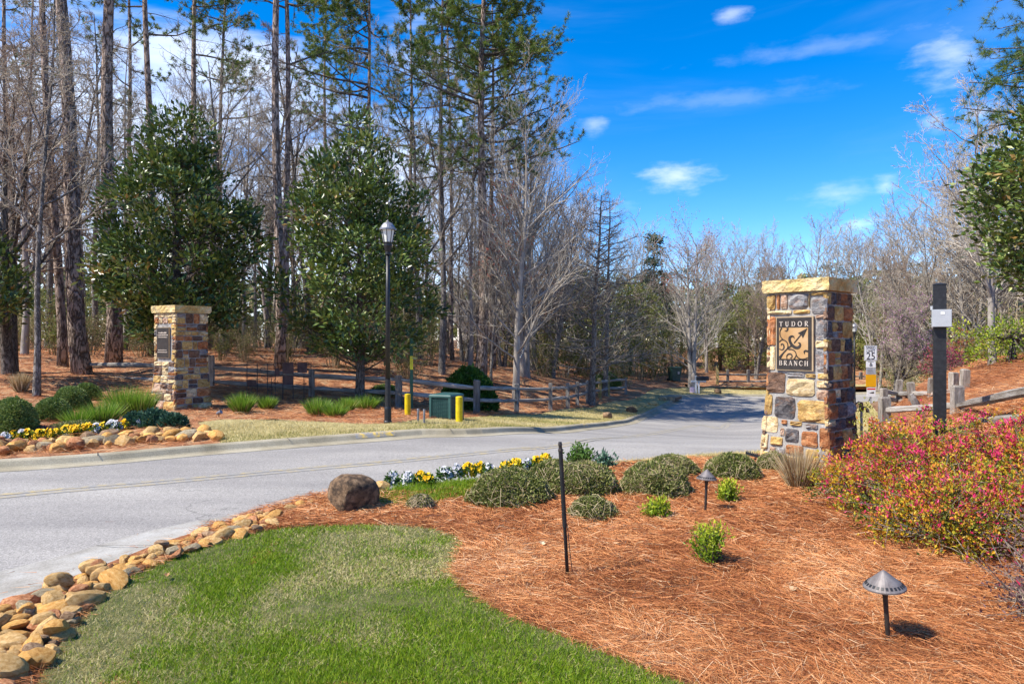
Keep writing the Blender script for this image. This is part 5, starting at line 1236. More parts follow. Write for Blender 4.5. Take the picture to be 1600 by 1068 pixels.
tuft(1332, 790, 22, 24, 'wispy dry sprout in the straw beside the azaleas', 195, False, 60, Wd=.005)
tuft(1008, 826, 50, 14, 'flattened dry grass remains in the straw', 196, False, 120, Wd=.006, cone=2.5)

def pansy(px, py, w, h, yellow, label, seed, group):
    q = gl(px, py); s = q.y / FPX; rx = w * s / 2; H = h * s; rng = np.random.default_rng(seed); r = empty('pansy', q + Vector((0, rx * .7, 0))); tag(r, label, 'flower', group)
    n = 170; P, N = dome(rng, n, rx, rx * .8, H * .8, .6); v, f, tt = leaves(rng, P, N + rng.normal(0, .5, (n, 3)), rng.uniform(.04, .07, n), rng.uniform(.02, .035, n), rng.random(n)); add('leaves', mesh_np('leaves', v, f, m_fl_leaf, False, tt), r)
    nf = max(26, int(w * 2.2)); P, N = dome(rng, nf, rx * .95, rx * .8, H, .1); N = unit(N + np.array([-.35, -.9, .5]) + rng.normal(0, .3, (nf, 3))); V = []; F = []; T = []; b = 0
    for p, nn in zip(P, N):
        u = unit(np.cross(nn, rng.normal(size=3))); w_ = np.cross(nn, u); sz = rng.uniform(.020, .031) * (1.3 if q.y > 9.5 else 1); t0 = rng.random(); V.append(p); T.append(t0 * .3); k = 10
        for j in range(k):
            a = j / k * 6.283; rad = sz * (1.0 if j % 2 == 0 else .8); V.append(p + (u * math.cos(a) + w_ * math.sin(a)) * rad + nn * sz * .25); T.append(t0)
        F += [(b, b + 1 + j, b + 1 + (j + 1) % k) for j in range(k)]; b += k + 1
    add('blossoms', mesh_np('blossoms', V, F, m_petal_y if yellow else m_petal_w, False, T), r)
near_p = [(612, 757, 18, 0), (636, 758, 22, 0), (656, 757, 20, 1), (668, 760, 18, 1), (694, 750, 22, 0), (712, 746, 20, 0), (730, 744, 22, 1), (748, 742, 22, 1), (764, 743, 16, 0), (790, 741, 22, 1), (806, 737, 24, 1), (822, 737, 18, 0), (838, 733, 18, 1), (852, 729, 22, 1)]
for i, (px, py, w, y) in enumerate(near_p):
    pansy(px, py, w, 20, y, ('yellow' if y else 'white') + ' pansy clump along the road, number %s from the boulder end' % ['one', 'two', 'three', 'four', 'five', 'six', 'seven', 'eight', 'nine', 'ten', 'eleven', 'twelve', 'thirteen', 'fourteen'][i], 200 + i, 'pansies along the near road edge')
far_p = [(4, 695, 18, 0), (16, 692, 18, 1), (30, 690, 14, 0), (38, 690, 20, 1), (57, 690, 20, 1), (72, 689, 18, 1), (84, 688, 20, 1), (98, 684, 22, 1), (110, 684, 20, 1), (122, 682, 18, 1), (134, 680, 22, 1), (147, 681, 14, 0), (157, 679, 16, 1), (170, 676, 18, 0), (180, 677, 14, 0), (190, 675, 18, 1), (204, 673, 16, 0), (214, 673, 16, 0), (228, 673, 16, 1)]
nums = ['one', 'two', 'three', 'four', 'five', 'six', 'seven', 'eight', 'nine', 'ten', 'eleven', 'twelve', 'thirteen', 'fourteen', 'fifteen', 'sixteen', 'seventeen', 'eighteen', 'nineteen']
for i, (px, py, w, y) in enumerate(far_p):
    pansy(px, py - 1, w, 18, y, ('yellow' if y else 'white') + ' pansy clump above the far rocks, number %s from the left edge' % nums[i], 230 + i, 'pansies across the road')
# strip of green weeds under the near pansies
rng = np.random.default_rng(260); wp = np.array([gp(*p) for p in [(560, 785), (620, 762), (720, 752), (800, 748), (800, 768), (720, 778), (650, 792), (600, 792)]])
x, y = scatter(rng, wp, 9000); n = len(x); d = np.stack([rng.normal(0, .6, n), rng.normal(0, .6, n), np.ones(n)], 1)
v, f, tt = blades(rng, np.stack([x, y, hz(x, y)], 1), d, rng.uniform(.04, .09, n), .009, np.zeros((n, 3)), np.clip(rng.normal(.28, .2, n), 0, 1)); tag(add('groundcover', mesh_np('groundcover', v, f, m_grass, False, tt)), 'green weedy groundcover below the near pansies', 'groundcover', kind='stuff')

# ------------------------------------------------------------------ big flowering shrubs at the right
def azalea(cx, cy, rx, ry, H, label, seed, nleaf, nflow, mat, pinkness=1.0, L=.036):
    rng = np.random.default_rng(seed); q = Vector((cx, cy, hz(cx, cy))); r = empty('flowering_shrub', q); tag(r, label, 'shrub', 'flowering shrubs at the right')
    # branches that end in clumps
    mb = MB(); tips = []
    for k in range(150):
        d = sphere_pts(rng, 1)[0]; d[2] = abs(d[2]); e = d * np.array([rx, ry, H]) * rng.uniform(.72, 1.05); e[2] = max(e[2], .06 + rng.random() * .1); b = np.array([rng.normal(0, rx * .18), rng.normal(0, ry * .18), -.03])
        m_ = b * .45 + e * .55 + np.array([0, 0, .10 * H]); mb.tube([b, m_, e], [.010, .006, .003], 4, False); tips.append(e)
        for j in range(4):
            t = rng.uniform(.5, .95); p0 = (b * (1 - t) + e * t) + np.array([0, 0, .05]); e2 = p0 + (unit(d) * .5 + rng.normal(0, .6, 3)) * rng.uniform(.1, .26); e2[2] = max(e2[2], .05); mb.tube([p0, (p0 + e2) / 2 + rng.normal(0, .01, 3), e2], [.004, .003, .002], 3, False); tips.append(e2)
    mb.build('branches', m_twig, r)
    T = np.array(tips); idx = rng.integers(len(T), size=nleaf); C = T[idx] + rng.normal(0, .036, (nleaf, 3)); N = unit(T[idx] / np.array([rx, ry, H]) ** 2)
    k = C[:, 2] > .02; C = C[k]; N = N[k]; idx = idx[k]; n = len(C); hue = rng.random(len(T))[idx]
    t = np.clip(.46 + (hue - .5) * .75 + rng.normal(0, .16, n) + (C[:, 2] / H - .6) * .15, 0, 1)
    v, f, tt = leaves(rng, C, N * .5 + rng.normal(0, .6, (n, 3)) + np.array([0, 0, .25]), rng.uniform(.6, 1.25, n) * L, rng.uniform(.4, .65, n) * L, t); add('foliage', mesh_np('foliage', v, f, mat, False, tt), r)
    if nflow:
        w = np.clip(T[:, 2] / H, .02, 1) ** 1.1 * (.2 + vnoise(T[:, 0] * 3 + seed, T[:, 1] * 3, 1.0, 81)) * (rng.random(len(T)) < .42); w /= w.sum(); idx = rng.choice(len(T), nflow, p=w); C = T[idx] + rng.normal(0, .024, (nflow, 3)) + np.array([0, 0, .012]); N = unit(T[idx] / np.array([rx, ry, H]) ** 2)
        v, f, tt = leaves(rng, C, N * .6 + rng.normal(0, .6, (nflow, 3)) + np.array([0, 0, .2]), rng.uniform(.7, 1.3, nflow) * .040, rng.uniform(.3, .6, nflow) * .030, rng.random(nflow)); add('blossoms', mesh_np('blossoms', v, f, m_azpink, False, tt), r)
    return r
azalea(4.05, 6.85, .98, .9, .80, 'left mass of magenta and amber azalea nearest the pillar', 301, 16500, 4600, m_azalea)
azalea(5.25, 6.75, 1.1, .9, .96, 'tallest magenta and amber azalea below the rising fence rail', 302, 17500, 5400, m_azalea)
azalea(3.75, 5.75, .72, .62, .52, 'lower front azalea with more amber leaves than blossom', 303, 11500, 1900, m_azalea)
azalea(4.75, 5.55, .85, .7, .72, 'azalea at the right edge with dense blossom above brown twigs', 304, 12500, 2300, m_azalea)
azalea(4.25, 4.75, .72, .6, .46, 'twiggy purple brown shrub in front of the azaleas at the right edge', 305, 6500, 250, m_purple, L=.030)
azalea(3.55, 4.05, .62, .42, .26, 'low purple sprawling shrub at the lower right corner', 306, 3200, 60, m_purple, L=.028)
azalea(6.5, 6.0, 1.0, .9, .95, 'azalea just beyond the right picture edge', 307, 6000, 2500, m_azalea)
# ------------------------------------------------------------------ trees
m_pinebark = M_bark('pine bark', (.09, .064, .05), (.30, .225, .18), (.50, .40, .33), 8, .06)
m_greybark = M_bark('grey bark', (.09, .078, .068), (.20, .175, .15), (.33, .30, .27), 14, .02)
m_palebark = M_noise('pale smooth bark', [(.17, .148, .128), (.28, .25, .22), (.39, .36, .325)], 6, 6, .9, .3, .01, stretch=(1, 1, .4))
m_darkbark = M_bark('dark bark', (.05, .043, .037), (.13, .11, .095), (.24, .21, .18), 12, .02)
m_bt = M_noise('grey twig bark', [(.21, .17, .125), (.33, .28, .215), (.44, .39, .315)], 3, 3, .9, 0)
m_btpale = M_noise('pale twig bark', [(.29, .25, .20), (.41, .365, .30), (.52, .475, .41)], 3, 3, .9, 0)
m_btbrown = M_noise('brown twig bark', [(.18, .13, .095), (.29, .215, .165), (.39, .305, .24)], 3, 3, .9, 0)
m_needle = M_leaf('pine needles', [(0, (.04, .085, .018)), (.4, (.105, .175, .032)), (.75, (.20, .26, .045)), (.93, (.33, .32, .08)), (1, (.38, .23, .08))], .5, .3, .3)
m_mag = M_leaf('magnolia leaves', [(0, (.022, .050, .012)), (.4, (.07, .12, .022)), (.72, (.15, .20, .038)), (.93, (.32, .35, .11)), (1, (.32, .20, .06))], .33, .12, .5)
m_olive = M_leaf('olive evergreen leaves', [(0, (.055, .085, .018)), (.5, (.16, .195, .04)), (.85, (.29, .30, .07)), (1, (.36, .29, .12))], .55, .3, .3)
m_thick = M_leaf('thicket leaves', [(0, (.055, .08, .02)), (.35, (.15, .185, .05)), (.6, (.26, .265, .10)), (.8, (.33, .26, .14)), (1, (.40, .27, .15))], .6, .3, .25)
m_conif = M_leaf('dark conifer sprays', [(0, (.012, .03, .016)), (.6, (.04, .08, .035)), (1, (.09, .13, .06))], .6, .2, .2)
m_redbud = M_leaf('redbud blossom', [(0, (.30, .10, .26)), (.5, (.48, .20, .42)), (1, (.60, .36, .52))], .6, .3, .2)
m_redleaf = M_leaf('red spring buds', [(0, (.20, .04, .03)), (.6, (.42, .10, .07)), (1, (.55, .22, .14))], .6, .3, .2)

def limbs(rng, p, d, L, r, nseg, wob, up, taper):
    m = len(p); P = np.zeros((m, nseg + 1, 3)); P[:, 0] = p; d = unit(d)
    for s in range(nseg):
        d = unit(d + rng.normal(0, wob, (m, 3)) + np.array([0, 0, 1.]) * up); P[:, s + 1] = P[:, s] + d * (L / nseg)[:, None]
    t = np.linspace(0, 1, nseg + 1)[None]; Rr = r[:, None] * (1 - t * (1 - taper)); return P, Rr
def tube_batch(P, Rr, k):
    m, n, _ = P.shape; T = np.gradient(P, axis=1); T = unit(T); ref = unit(np.random.default_rng(1).normal(size=(m, 1, 3))); A = unit(np.cross(T, ref)); B = np.cross(T, A); an = np.arange(k) * 2 * math.pi / k
    V = P[:, :, None] + Rr[:, :, None, None] * (A[:, :, None] * np.cos(an)[None, None, :, None] + B[:, :, None] * np.sin(an)[None, None, :, None])
    i = (np.arange(n - 1)[:, None] * k); j = np.arange(k)[None]; j2 = (j + 1) % k; a = i + j; b = i + j2
    F = np.concatenate([np.stack([a, b, b + k], -1).reshape(-1, 3), np.stack([a, b + k, a + k], -1).reshape(-1, 3)])
    F = (np.arange(m)[:, None, None] * (n * k) + F[None]).reshape(-1, 3); return V.reshape(-1, 3), F
def ramify(rng, P, Rr, L, n, t0, ang, ratio, shape, rk, rmax, t1=1.0):
    """children along each limb -> start, dir, length, radius, parent t"""
    m, k, _ = P.shape; t = t0 + (t1 - t0) * (np.arange(n)[None] + rng.random((m, n))) / n; f = t * (k - 1) * .9999; i = f.astype(int); w = (f - i)[..., None]; rows = np.arange(m)[:, None]
    p = P[rows, i] * (1 - w) + P[rows, i + 1] * w; T = unit(P[rows, i + 1] - P[rows, i]); az = np.arange(n)[None] * 2.4 + rng.uniform(0, 6.28, (m, 1)) + rng.normal(0, .4, (m, n))
    ref = np.where(np.abs(T[..., 2:3]) < .9, np.array([0, 0, 1.]), np.array([1., 0, 0])); A = unit(np.cross(T, ref)); B = np.cross(T, A); a = np.radians(ang + rng.normal(0, 9, (m, n)))[..., None]
    if n and ang < 0: a = -a
    d = T * np.cos(a) + (A * np.cos(az)[..., None] + B * np.sin(az)[..., None]) * np.sin(a)
    sh = {'flat': np.ones_like(t), 'cone': 1.15 - t, 'round': .35 + np.sin(np.clip((t - t0) / (t1 - t0), 0, 1) * math.pi) * .8, 'vase': .55 + .45 * (1 - t)}[shape]
    Lc = L[:, None] * ratio * sh * rng.uniform(.7, 1.2, (m, n)); rr = (Rr[rows, i] * (1 - w[..., 0]) + Rr[rows, i + 1] * w[..., 0]) * rk; rr = np.minimum(rr, rmax)
    return p.reshape(-1, 3), d.reshape(-1, 3), Lc.ravel(), rr.ravel()
def bare(rng, H, r, lv, stems=1, splay=0.0, lean=(0, 0), trunk_seg=9, wob=.035):
    """returns dict of (V,F) per part and the twig tips"""
    a = rng.uniform(0, 6.28, stems) + np.arange(stems) * 2.4; p = np.stack([np.cos(a) * r * (stems > 1), np.sin(a) * r * (stems > 1), np.full(stems, -.15)], 1)
    d = np.stack([np.cos(a) * splay + lean[0], np.sin(a) * splay + lean[1], np.ones(stems)], 1); L = H * rng.uniform(.85, 1.0, stems) if stems > 1 else np.array([H]); rr = np.full(stems, r)
    P, Rr = limbs(rng, p, d, L, rr, trunk_seg, wob, .04 if stems > 1 else .02, .12); Rr[:, 0] *= 1.25; parts = {'trunk': [tube_batch(P, Rr, 9)], 'limbs': [], 'twigs': []}; tips = []
    for i, c in enumerate(lv):
        p, d, Lc, rc = ramify(rng, P, Rr, L, c['n'], c['t0'], c['ang'], c['ratio'], c['shape'], c.get('rk', .6), c['rmax'], c.get('t1', 1.0)); Lc = np.maximum(Lc, c.get('lmin', .12)); rc = np.maximum(rc, c.get('rmin', .004))
        P, Rr = limbs(rng, p, d, Lc, rc, c['seg'], c['wob'], c['up'], c.get('taper', .3)); L = Lc; parts['limbs' if i == 0 else 'twigs'].append(tube_batch(P, Rr, c['k'])); tips.append(P)
    return parts, tips
def merge(name, lst, mat):
    V = []; F = []; n = 0
    for v, f in lst: V.append(v); F.append(f + n); n += len(v)
    return mesh_np(name, np.concatenate(V), np.concatenate(F), mat, True)
def bare_obj(name, loc, label, seed, H, r, lv, trunkmat, twigmat, group=None, cat='tree', rz=0, **kw):
    rng = np.random.default_rng(seed); parts, tips = bare(rng, H, r, lv, **kw); root = empty(name, loc, rz); tag(root, label, cat, group)
    add('trunk', merge('trunk', parts['trunk'], trunkmat), root); tag(add('limbs', merge('limbs', parts['limbs'], trunkmat), root), kind='stuff')
    if parts['twigs']: tag(add('twigs', merge('twigs', parts['twigs'], twigmat), root), kind='stuff')
    return root, tips, rng
FOREST = [dict(n=20, t0=.28, ang=52, ratio=.30, shape='cone', rmax=.07, seg=6, wob=.10, up=.10, k=5), dict(n=9, t0=.2, ang=42, ratio=.48, shape='vase', rmax=.025, seg=4, wob=.13, up=.05, k=4), dict(n=7, t0=.15, ang=40, ratio=.5, shape='vase', rmax=.011, seg=3, wob=.16, up=.03, k=3, rmin=.009), dict(n=3, t0=.3, ang=38, ratio=.6, shape='flat', rmax=.009, seg=2, wob=.15, up=.03, k=3, rmin=.007)]
SPREAD = [dict(n=13, t0=.22, ang=48, ratio=.55, shape='vase', rmax=.10, seg=7, wob=.13, up=.09, k=6), dict(n=9, t0=.2, ang=45, ratio=.45, shape='vase', rmax=.035, seg=5, wob=.15, up=.05, k=4), dict(n=7, t0=.15, ang=42, ratio=.48, shape='vase', rmax=.014, seg=3, wob=.18, up=.03, k=3, rmin=.008), dict(n=4, t0=.25, ang=40, ratio=.55, shape='flat', rmax=.008, seg=2, wob=.18, up=.02, k=3, rmin=.0065)]
VASE = [dict(n=26, t0=.10, ang=46, ratio=.46, shape='vase', rmax=.045, seg=6, wob=.08, up=.055, k=5), dict(n=8, t0=.15, ang=36, ratio=.45, shape='vase', rmax=.018, seg=4, wob=.10, up=.09, k=4), dict(n=6, t0=.15, ang=30, ratio=.5, shape='vase', rmax=.010, seg=3, wob=.12, up=.06, k=3, rmin=.006), dict(n=2, t0=.3, ang=30, ratio=.55, shape='flat', rmax=.007, seg=2, wob=.12, up=.05, k=3, rmin=.005)]
CONE = [dict(n=64, t0=.14, ang=80, ratio=.40, shape='cone', rmax=.035, seg=6, wob=.06, up=.035, k=4), dict(n=10, t0=.12, ang=38, ratio=.42, shape='vase', rmax=.013, seg=3, wob=.10, up=.03, k=3, rmin=.006), dict(n=4, t0=.2, ang=35, ratio=.5, shape='vase', rmax=.008, seg=2, wob=.12, up=.02, k=3, rmin=.005)]

def copy_to(src, loc, rz, sc, label):
    c = copy_tree(src); c.location = loc; c.rotation_euler = (0, 0, rz); c.scale = (sc, sc, sc); c['label'] = label; return c

# --- pines
def pine(px, Y, r, px_top, H, crown, label, seed, reach=3.2, nl=34, tufts=True, name='pine_tree', dead=16, needle=.20, dens=1.0, side=None):
    """px_top: column where the trunk crosses the picture's upper edge"""
    rng = np.random.default_rng(seed); q = on(px, Y); root = empty(name, q, 0); tag(root, label, 'pine tree', 'tall pines'); zt = HY / FPX * Y + CAMH - q.z; lx = (px_top - px) / FPX * Y / zt
    n = 16; zz = np.linspace(-.25, H, n); ph = rng.uniform(0, 6); amp = r * .35
    path = np.stack([lx * zz + amp * np.sin(zz * .35 + ph) * (zz > 0), amp * .7 * np.cos(zz * .3 + ph), zz], 1); rad = r * np.clip(1 - (zz / H) * .78, .05, 2); rad *= .86; rad[0] *= 1.2
    v, f = tube(path, rad, 14); add('trunk', mesh_np('trunk', v, f, m_pinebark, True), root)
    def along(t): k = np.clip(t * H, 0, H); return np.stack([np.interp(k, zz, path[:, c]) for c in range(3)], -1)
    # limbs
    t = crown / H + (1 - crown / H) * np.sort(rng.random(nl)) ** .9; p = along(t); az = np.arange(nl) * 2.4 + rng.normal(0, .5, nl)
    if side is not None: az = np.where(rng.random(nl) < .45, side + rng.normal(0, .5, nl), az)
    d = np.stack([np.cos(az), np.sin(az), rng.normal(.12, .22, nl)], 1); Lb = reach * (1.12 - ((t - crown / H) / (1 - crown / H)) ** 1.4 * .85) * rng.uniform(.55, 1.15, nl)
    P, Rr = limbs(rng, p, d, Lb, np.clip(.013 * Lb + .012, 0, r * .4), 6, .09, .05, .2); lim = [tube_batch(P, Rr, 5)]
    p2, d2, L2, r2 = ramify(rng, P, Rr, Lb, 10, .2, 48, .36, 'vase', .6, .018); P2, R2 = limbs(rng, p2, d2, np.maximum(L2, .25), np.maximum(r2, .007), 4, .10, .10, .4); lim.append(tube_batch(P2, R2, 4))
    # dead stubs below the crown
    if dead:
        td = rng.uniform(.22, crown / H + .1, dead); pd = along(td); ad = rng.uniform(0, 6.28, dead); dd = np.stack([np.cos(ad), np.sin(ad), rng.normal(-.05, .2, dead)], 1); Pd, Rd = limbs(rng, pd, dd, rng.uniform(.4, 2.0, dead), np.full(dead, .018), 4, .14, .02, .3); lim.append(tube_batch(Pd, Rd, 4))
        p3, d3, L3, r3 = ramify(rng, Pd, Rd, np.full(dead, 1.2), 4, .3, 50, .4, 'flat', .5, .008); P3, R3 = limbs(rng, p3, d3, L3, np.maximum(r3, .005), 2, .1, .0, .5); lim.append(tube_batch(P3, R3, 3))
    tag(add('limbs', merge('limbs', lim, m_darkbark), root), kind='stuff')
    if tufts:
        # tufts of needles towards the ends of the side shoots
        m = len(P2); k = int(8 * dens + .5); tt = rng.uniform(.25, 1.0, (m, k)); ff = tt * 3.999; i = ff.astype(int); w = (ff - i)[..., None]; C = (P2[np.arange(m)[:, None], i] * (1 - w) + P2[np.arange(m)[:, None], i + 1] * w).reshape(-1, 3); D = np.repeat(unit(P2[:, -1] - P2[:, -2])[:, None], k, 1).reshape(-1, 3)
        C = C + rng.normal(0, .05, C.shape); nb = 14; c = np.repeat(C, nb, 0); hue = np.repeat(np.clip(rng.normal(.45, .2, len(C)) , 0, 1), nb); dd = unit(np.repeat(D, nb, 0) * .55 + rng.normal(0, .62, (len(c), 3)) + np.array([0, 0, .15])); Ln = rng.uniform(.7, 1.15, len(c)) * needle
        hue = np.where(rng.random(len(c)) < .03, 1.0, hue + rng.normal(0, .1, len(c)))
        v, f, t_ = blades(rng, c, dd, Ln, .019 * max(1, Y / 30), np.stack([np.zeros(len(c)), np.zeros(len(c)), -Ln * .12], 1), np.clip(hue, 0, 1)); add('needles', mesh_np('needles', v, f, m_needle, False, t_), root)
    return root
pine(130, 21.5, .30, 90, 25, 13.5, 'thickest dark pine trunk leaning left, left of the first magnolia', 401, 3.6, 15)
pine(177, 24, .30, 170, 26, 13, 'heavy straight pine rising behind the left side of the first magnolia', 402, 3.6, 15)
pine(97, 22.5, .175, 68, 21, 12, 'thinner pine just left of the thickest trunk', 403, 2.6, 12)
pine(238, 27, .20, 229, 23, 12.5, 'pine whose trunk shows above the left half of the first magnolia', 405, 2.8, 13)
pine(307, 29, .19, 305, 23, 11.5, 'pine rising directly behind the top of the first magnolia', 406, 2.8, 13, side=0.2)
pine(436, 25, .22, 433, 24, 13.5, 'straight pine between the two magnolias, the nearer of the pair', 407, 3.4, 14)
pine(449, 29, .19, 447, 24, 12, 'pine close behind the straight one between the magnolias', 408, 3.2, 15)
pine(581, 33, .165, 575, 22, 10.0, 'pine standing behind the top of the second magnolia', 409, 4.4, 37, side=2.9, dens=1.3)
pine(640, 40, .16, 642, 24, 9.5, 'distant slender pine right of the second magnolia', 410, 3.6, 33)
pine(692, 35, .18, 690, 23, 9.5, 'grey barked pine with a thin twin right of the second magnolia', 411, 3.6, 34, dens=1.2)
pine(707, 38, .14, 700, 22, 13, 'thin twin pine close to the grey barked one', 412, 2.8, 18)
pine(750, 29, .30, 757, 19.5, 8.3, 'big pine with full crown reaching over the road sky', 413, 4.2, 66, side=0.0, dens=1.3)
pine(770, 34, .2, 768, 18, 9.5, 'pine half hidden behind the big full crowned one', 414, 3.0, 21)
pine(505, 44, .2, 510, 24, 12, 'far pine in the gap left of the second magnolia', 415, 3.4, 23)
pine(340, 40, .2, 350, 24, 12, 'far pine in the gap right of the first magnolia', 416, 3.4, 23)
pine(20, 34, .22, 8, 22, 9, 'far pine at the left picture edge', 417, 3.4, 24)
pine(205, 38, .2, 200, 24, 11, 'far pine behind the first magnolia', 418, 3.2, 21)
# pine beyond the right edge whose bough hangs into the picture
def right_pine():
    rng = np.random.default_rng(431); x, y = 13.0, 14.5; root = empty('pine_tree', (x, y, hz(x, y))); tag(root, 'pine off the right edge whose bough hangs into the sky', 'pine tree', 'tall pines')
    z0 = hz(x, y); v, f = tube([(0, 0, -.3), (.05, 0, 5), (0, .1, 10), (.05, 0, 15)], [.26, .21, .16, .05], 14); add('trunk', mesh_np('trunk', v, f, m_pinebark, True), root)
    n = 32; hgt = np.r_[rng.uniform(6.3, 9.8, 26), rng.uniform(9, 14, 6)]; p = np.stack([np.zeros(n), np.zeros(n), hgt - z0], 1); az = np.r_[math.pi + rng.normal(0, .5, 26), rng.uniform(0, 6.28, 6)]; d = np.stack([np.cos(az), np.sin(az), np.full(n, .12)], 1); L = np.r_[rng.uniform(2.2, 3.3, 26), rng.uniform(1.2, 2.4, 6)]
    P, Rr = limbs(rng, p, d, L, np.full(n, .04), 6, .09, -.02, .2); p2, d2, L2, r2 = ramify(rng, P, Rr, L, 9, .25, 50, .30, 'vase', .5, .015); P2, R2 = limbs(rng, p2, d2, np.maximum(L2, .3), np.maximum(r2, .006), 4, .12, .03, .4)
    tag(add('limbs', merge('limbs', [tube_batch(P, Rr, 5), tube_batch(P2, R2, 4)], m_darkbark), root), kind='stuff')
    m = len(P2); k = 5; C = (P2[:, 1:].repeat(2, 1)[:, :k + 2] + rng.normal(0, .03, (m, k + 2, 3))).reshape(-1, 3); nb = 20; c = np.repeat(C, nb, 0); D = np.repeat(unit(P2[:, -1] - P2[:, 0])[:, None], k + 2, 1).reshape(-1, 3); hue = np.repeat(rng.normal(.4, .18, len(C)), nb)
    dd = unit(np.repeat(D, nb, 0) * .6 + rng.normal(0, .6, (len(c), 3))); Ln = rng.uniform(.13, .2, len(c)); v, f, t_ = blades(rng, c, dd, Ln, .008, np.zeros_like(c), np.clip(hue + rng.normal(0, .1, len(c)), 0, 1)); add('needles', mesh_np('needles', v, f, m_needle, False, t_), root)
right_pine()

# --- magnolias: whorls of big glossy leaves in clumps
def magnolia(loc, label, seed, prof, trunk_r, nclump, per, leaf, z_trunk, cat='magnolia', name='magnolia_tree', mat=None, squash=1.0, clump=.36, group='magnolias', keep=None, branch=True, lobes=.30):
    rng = np.random.default_rng(seed); root = empty(name, loc, 0); tag(root, label, cat, group); zs = [a for a, b in prof]; rs = [b for a, b in prof]; H = zs[-1]
    C = []
    while len(C) < nclump:
        z = rng.uniform(zs[0], H); R_ = np.interp(z, zs, rs)
        if rng.random() > (R_ / max(rs)) ** 1.2 + .05: continue
        a = rng.uniform(0, 6.28); k = 1 - rng.random() ** 2.0 * .62; lob = 1 + lobes * (vnoise(a * 1.4 + seed, z * .9, 1.3, 91) - .5) * 2; p = np.array([math.cos(a) * R_ * k * lob, math.sin(a) * R_ * k * lob * squash, z + rng.normal(0, .1)])
        if keep and not keep(p): continue
        C.append(p)
    C = np.array(C)
    v, f = tube([(0, 0, -.3), (0, 0, 0), (.02, .02, z_trunk), (0, 0, H * .6), (0, 0, H * .95)], [trunk_r * 1.4, trunk_r * 1.1, trunk_r * .9, trunk_r * .5, .02], 10); add('trunk', mesh_np('trunk', v, f, m_darkbark, True), root)
    mb = MB()
    if branch:
        for p in C[::2]:
            b = np.array([0, 0, max(z_trunk * .85, p[2] - .5 * np.hypot(p[0], p[1]) - .1)]); mid = b * .5 + p * .5 - np.array([0, 0, .06]); mb.tube([b, mid, p], [.03, .02, .008], 4, False)
        tag(mb.build('limbs', m_darkbark, root), kind='stuff')
    idx = np.repeat(np.arange(nclump), per); n = len(idx); off = rng.normal(0, 1, (n, 3)) * clump * .52; off[:, 2] *= .7; c = C[idx] + off; axis = unit(C * np.array([1, 1, .25]) + np.array([0, 0, .3]))[idx]
    # sprigs: leaves radiate from a few shoot tips in each clump
    d = unit(axis * .45 + unit(off) * .7 + rng.normal(0, .4, (n, 3)) + np.array([0, 0, .12])); hue = rng.normal(.45, .16, nclump)[idx] + rng.normal(0, .2, n)
    v, f, tt = leaves(rng, c, d, rng.uniform(.7, 1.2, n) * leaf, rng.uniform(.36, .48, n) * leaf, np.clip(hue, 0, 1), .15, roll=unit(axis * .3 + rng.normal(0, .6, (n, 3)) + np.array([0, 0, .5])))
    # leaf upper side faces up and out
    add('crown', mesh_np('crown', v, f, mat or m_mag, False, tt), root); return root
def prof_px(Y, base_z, rows):
    """rows (py, half width px) from low to high -> (height above base, radius)"""
    return [(zpx(py, Y) - base_z, w / FPX * Y) for py, w in rows]
q = on(275, 19.5); magnolia(q, 'first magnolia, dense and dark, behind the far pillar', 501, prof_px(19.5, q.z, [(525, 50), (500, 88), (470, 100), (420, 106), (375, 108), (320, 98), (280, 74), (245, 50), (215, 44), (195, 38), (178, 20)]), .16, 240, 70, .20, 1.2, clump=.38)
q = on(562, 20.5); magnolia(q, 'second magnolia with low open skirt behind the lamp post', 502, prof_px(20.5, q.z, [(550, 40), (530, 82), (500, 104), (450, 112), (400, 104), (350, 94), (300, 76), (260, 56), (225, 36), (205, 22), (190, 6)]), .14, 215, 70, .20, 1.1, clump=.38)
q = Vector((11.4, 13.2, hz(11.4, 13.2))); magnolia(q, 'glossy magnolia entering from the right picture edge', 503, [(1.4, 1.0), (2.2, 1.75), (3.0, 2.0), (3.8, 1.95), (4.5, 1.55), (5.1, 1.0), (5.6, .3)], .14, 330, 56, .17, 1.2, lobes=.15)
q = on(-30, 19); magnolia(q, 'small evergreen with leathery leaves at the left picture edge', 504, [(1.7, .5), (2.2, 1.2), (2.9, 1.1), (3.5, .6), (4.2, .2)], .08, 60, 40, .2, 1.3)
q = on(1582, 20); magnolia(q, 'small lime green leafing tree behind the right hand fence', 505, [(zpx(585, 20) - q.z, .5), (zpx(555, 20) - q.z, 1.2), (zpx(530, 20) - q.z, 1.45), (zpx(505, 20) - q.z, .5)], .07, 56, 46, .10, .9, 'tree', 'lime_tree', m_lime, clump=.30, group=None)

FAR = [dict(n=18, t0=.22, ang=44, ratio=.42, shape='vase', rmax=.07, seg=5, wob=.09, up=.08, k=4), dict(n=9, t0=.2, ang=38, ratio=.46, shape='vase', rmax=.03, seg=4, wob=.12, up=.06, k=3, rmin=.014), dict(n=7, t0=.15, ang=36, ratio=.5, shape='vase', rmax=.016, seg=3, wob=.14, up=.05, k=3, rmin=.013)]
